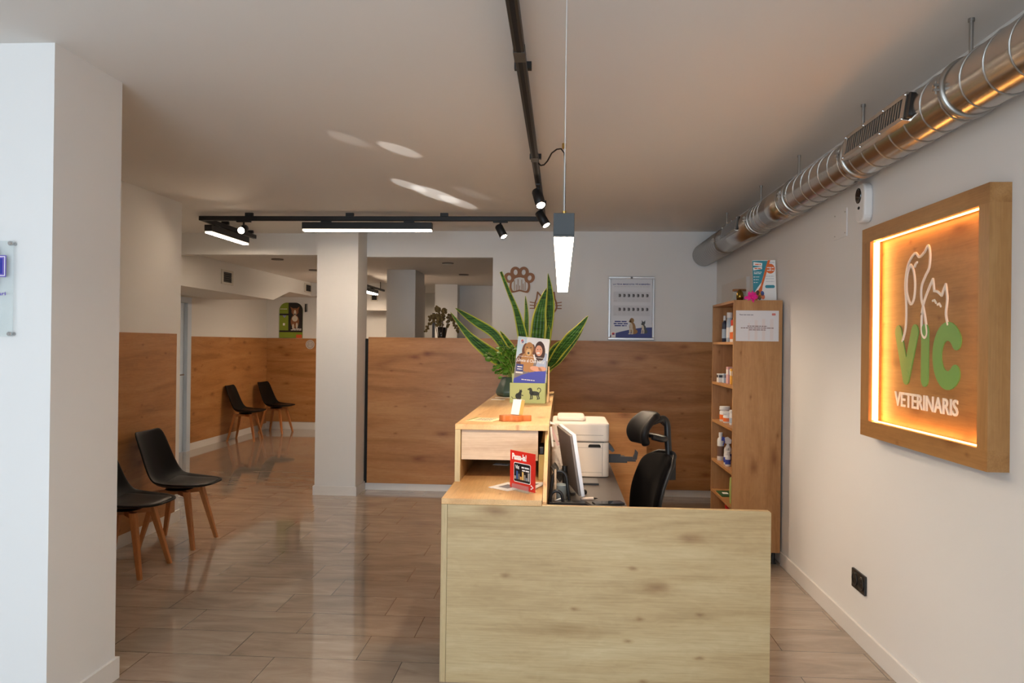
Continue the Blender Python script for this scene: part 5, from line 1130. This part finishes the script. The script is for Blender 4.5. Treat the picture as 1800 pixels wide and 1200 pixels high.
B(PW).lathe([(0.028, 0), (0.03, 0.003), (0.03, 0.10), (0.012, 0.135), (0.012, 0.145)], (1.275, 6.07, 0.634), 18).build('body', t)
B(PW).prism([(-0.02, 0.145), (0.02, 0.145), (0.024, 0.175), (0.0, 0.196), (-0.03, 0.19)], facing_viewer((1.275, 6.07, 0.634)), -0.012, 0.012).build('spray_head', t, bevel=0.003)
B(PB).prism([(-0.05, 0.168), (-0.03, 0.166), (-0.02, 0.192), (-0.045, 0.196)], facing_viewer((1.275, 6.07, 0.634)), -0.011, 0.011).tube([(1.25, 6.07, 0.634 + 0.168), (1.238, 6.07, 0.634 + 0.13)], 0.004).build('trigger', t)
B(PB).lathe([(0.0306, 0), (0.0306, 0.05)], (1.275, 6.07, 0.654), 18).build('label_band', t)
bottle(1.245, 5.98, 0.634, 0.020, 0.125, PW, PW, 'small white bottle with blue label on the fourth shelf board, left of two', PB, neck=0.7, caph=0.25)
bottle(1.240, 5.90, 0.634, 0.020, 0.110, PW, PW, 'small white bottle with blue label on the fourth shelf board, right of two', PB, neck=0.7, caph=0.25)
t = thing('booklet', 'flat dark green booklet lying on the fifth shelf board', 'booklet', (1.30, 6.08, 0.390))
B(mat('booklet_green', (44, 84, 48), 0.5)).box(1.215, 1.38, 5.98, 6.20, 0.3905, 0.398).build('cover', t)
B(PAPER).box(1.24, 1.28, 6.05, 6.11, 0.398, 0.401).build('sticker', t)
t = thing('product_pouch', 'pale green upright pouch at the front of the fifth shelf board', 'pouch', (1.27, 5.72, 0.390))
B(mat('pouch_green', (170, 190, 110), 0.5)).prism([(-0.05, 0.0005), (0.05, 0.0005), (0.055, 0.10), (0.05, 0.19), (-0.05, 0.19), (-0.055, 0.10)], facing_viewer((1.27, 5.72, 0.390)), -0.02, 0.02).build('bag', t, bevel=0.006)
B(PAPER).fbox(facing_viewer((1.27, 5.699, 0.39)), -0.03, 0.03, 0.05, 0.13, 0, 0.001).build('pouch_label', t)
t = thing('red_toy', 'bright red rubber pet toy on the lowest shelf board', 'toy', (1.262, 5.98, 0.104))
RD = mat('toy_red', (216, 24, 30), 0.4)
B(RD).lathe([(0.03, 0), (0.045, 0.02), (0.048, 0.06), (0.035, 0.10), (0.026, 0.115), (0.036, 0.14), (0.036, 0.17), (0.02, 0.20), (0.026, 0.22), (0.016, 0.25), (0.004, 0.255)], (1.262, 5.98, 0.104), 20).build('body', t)

# ------------------------------------------------------------ vase with dried eucalyptus behind the partition
t = thing('storage_cabinet', 'white cabinet standing behind the low wood partition', 'cabinet', (-1.38, 9.0, 0))
B(WHITE).box(-1.75, -1.0, 8.78, 9.22, 0.0, 1.30).build('body', t, bevel=0.003)
B(WHITE).box(-1.745, -1.38, 8.762, 8.779, 0.05, 1.28).build('door', t); B(WHITE).box(-1.375, -1.005, 8.762, 8.779, 0.05, 1.28).build('door', t)
t = thing('flower_vase', 'vase of dried brown eucalyptus branches seen above the partition', 'vase', (-1.385, 9.0, 1.30))
DG = mat('dark_glass', (44, 38, 36), 0.1)
B(DG).lathe([(0.036, 0), (0.042, 0.005), (0.040, 0.30), (0.048, 0.40), (0.045, 0.40), (0.036, 0.30), (0.034, 0.02)], (-1.385, 9.0, 1.30), 24).build('glass_vase', t)
rr_ = random.Random(21); bs = B(mat('dry_stem', (84, 62, 40), 0.7)); bl = B(mat('dry_leaf', (112, 92, 52), 0.7, var=0.4, vscale=20))
for k in range(15):
    a = rr_.uniform(0, 2 * PI); rr = rr_.uniform(0.05, 0.21); h = rr_.uniform(-0.06, 0.16) if k > 3 else (-0.10 - 0.02 * k)
    if k < 4: rr = 0.16 + 0.015 * k; a = PI * (k % 2) + 0.2 * k
    e = V((-1.385 + rr * math.cos(a), 9.0 + rr * 0.7 * math.sin(a), 1.80 + h)); s0 = V((-1.385 + 0.02 * math.cos(a), 9.0 + 0.02 * math.sin(a), 1.45)); mid = V((-1.385 + rr * 0.55 * math.cos(a), 9.0 + rr * 0.5 * math.sin(a), 1.82 + max(h, 0) * 0.5))
    sp = smooth([s0, mid, e], 6); bs.tube(sp, 0.003, 5)
    for j in range(4, len(sp)):
        for q in range(1 + j % 2):
            c_ = sp[j] + V((rr_.uniform(-0.02, 0.02), rr_.uniform(-0.02, 0.02), rr_.uniform(-0.02, 0.02))); n_ = V((rr_.uniform(-1, 1), -1, rr_.uniform(-1, 1))).normalized(); u_ = n_.cross(V((0.3, 0.2, 1))).normalized(); v_ = n_.cross(u_); r_ = rr_.uniform(0.012, 0.02)
            bl.add([c_ + u_ * r_ * math.cos(g) + v_ * r_ * math.sin(g) for g in [2 * PI * i / 9 for i in range(9)]], [tuple(range(9))])
bs.build('branches', t); bl.build('leaves', t, solid=0.001, fix=False)
t = thing('door_post', 'slim dark post standing behind the dried eucalyptus vase', 'post', (-1.62, 9.6, 0))
B(mat('dark_post', (70, 68, 70), 0.5)).box(-1.645, -1.615, 9.9, 9.94, 0, 1.90).build('post', t); B(mat('dark_post')).box(-1.70, -1.56, 9.85, 9.99, 0, 0.01).build('foot', t)
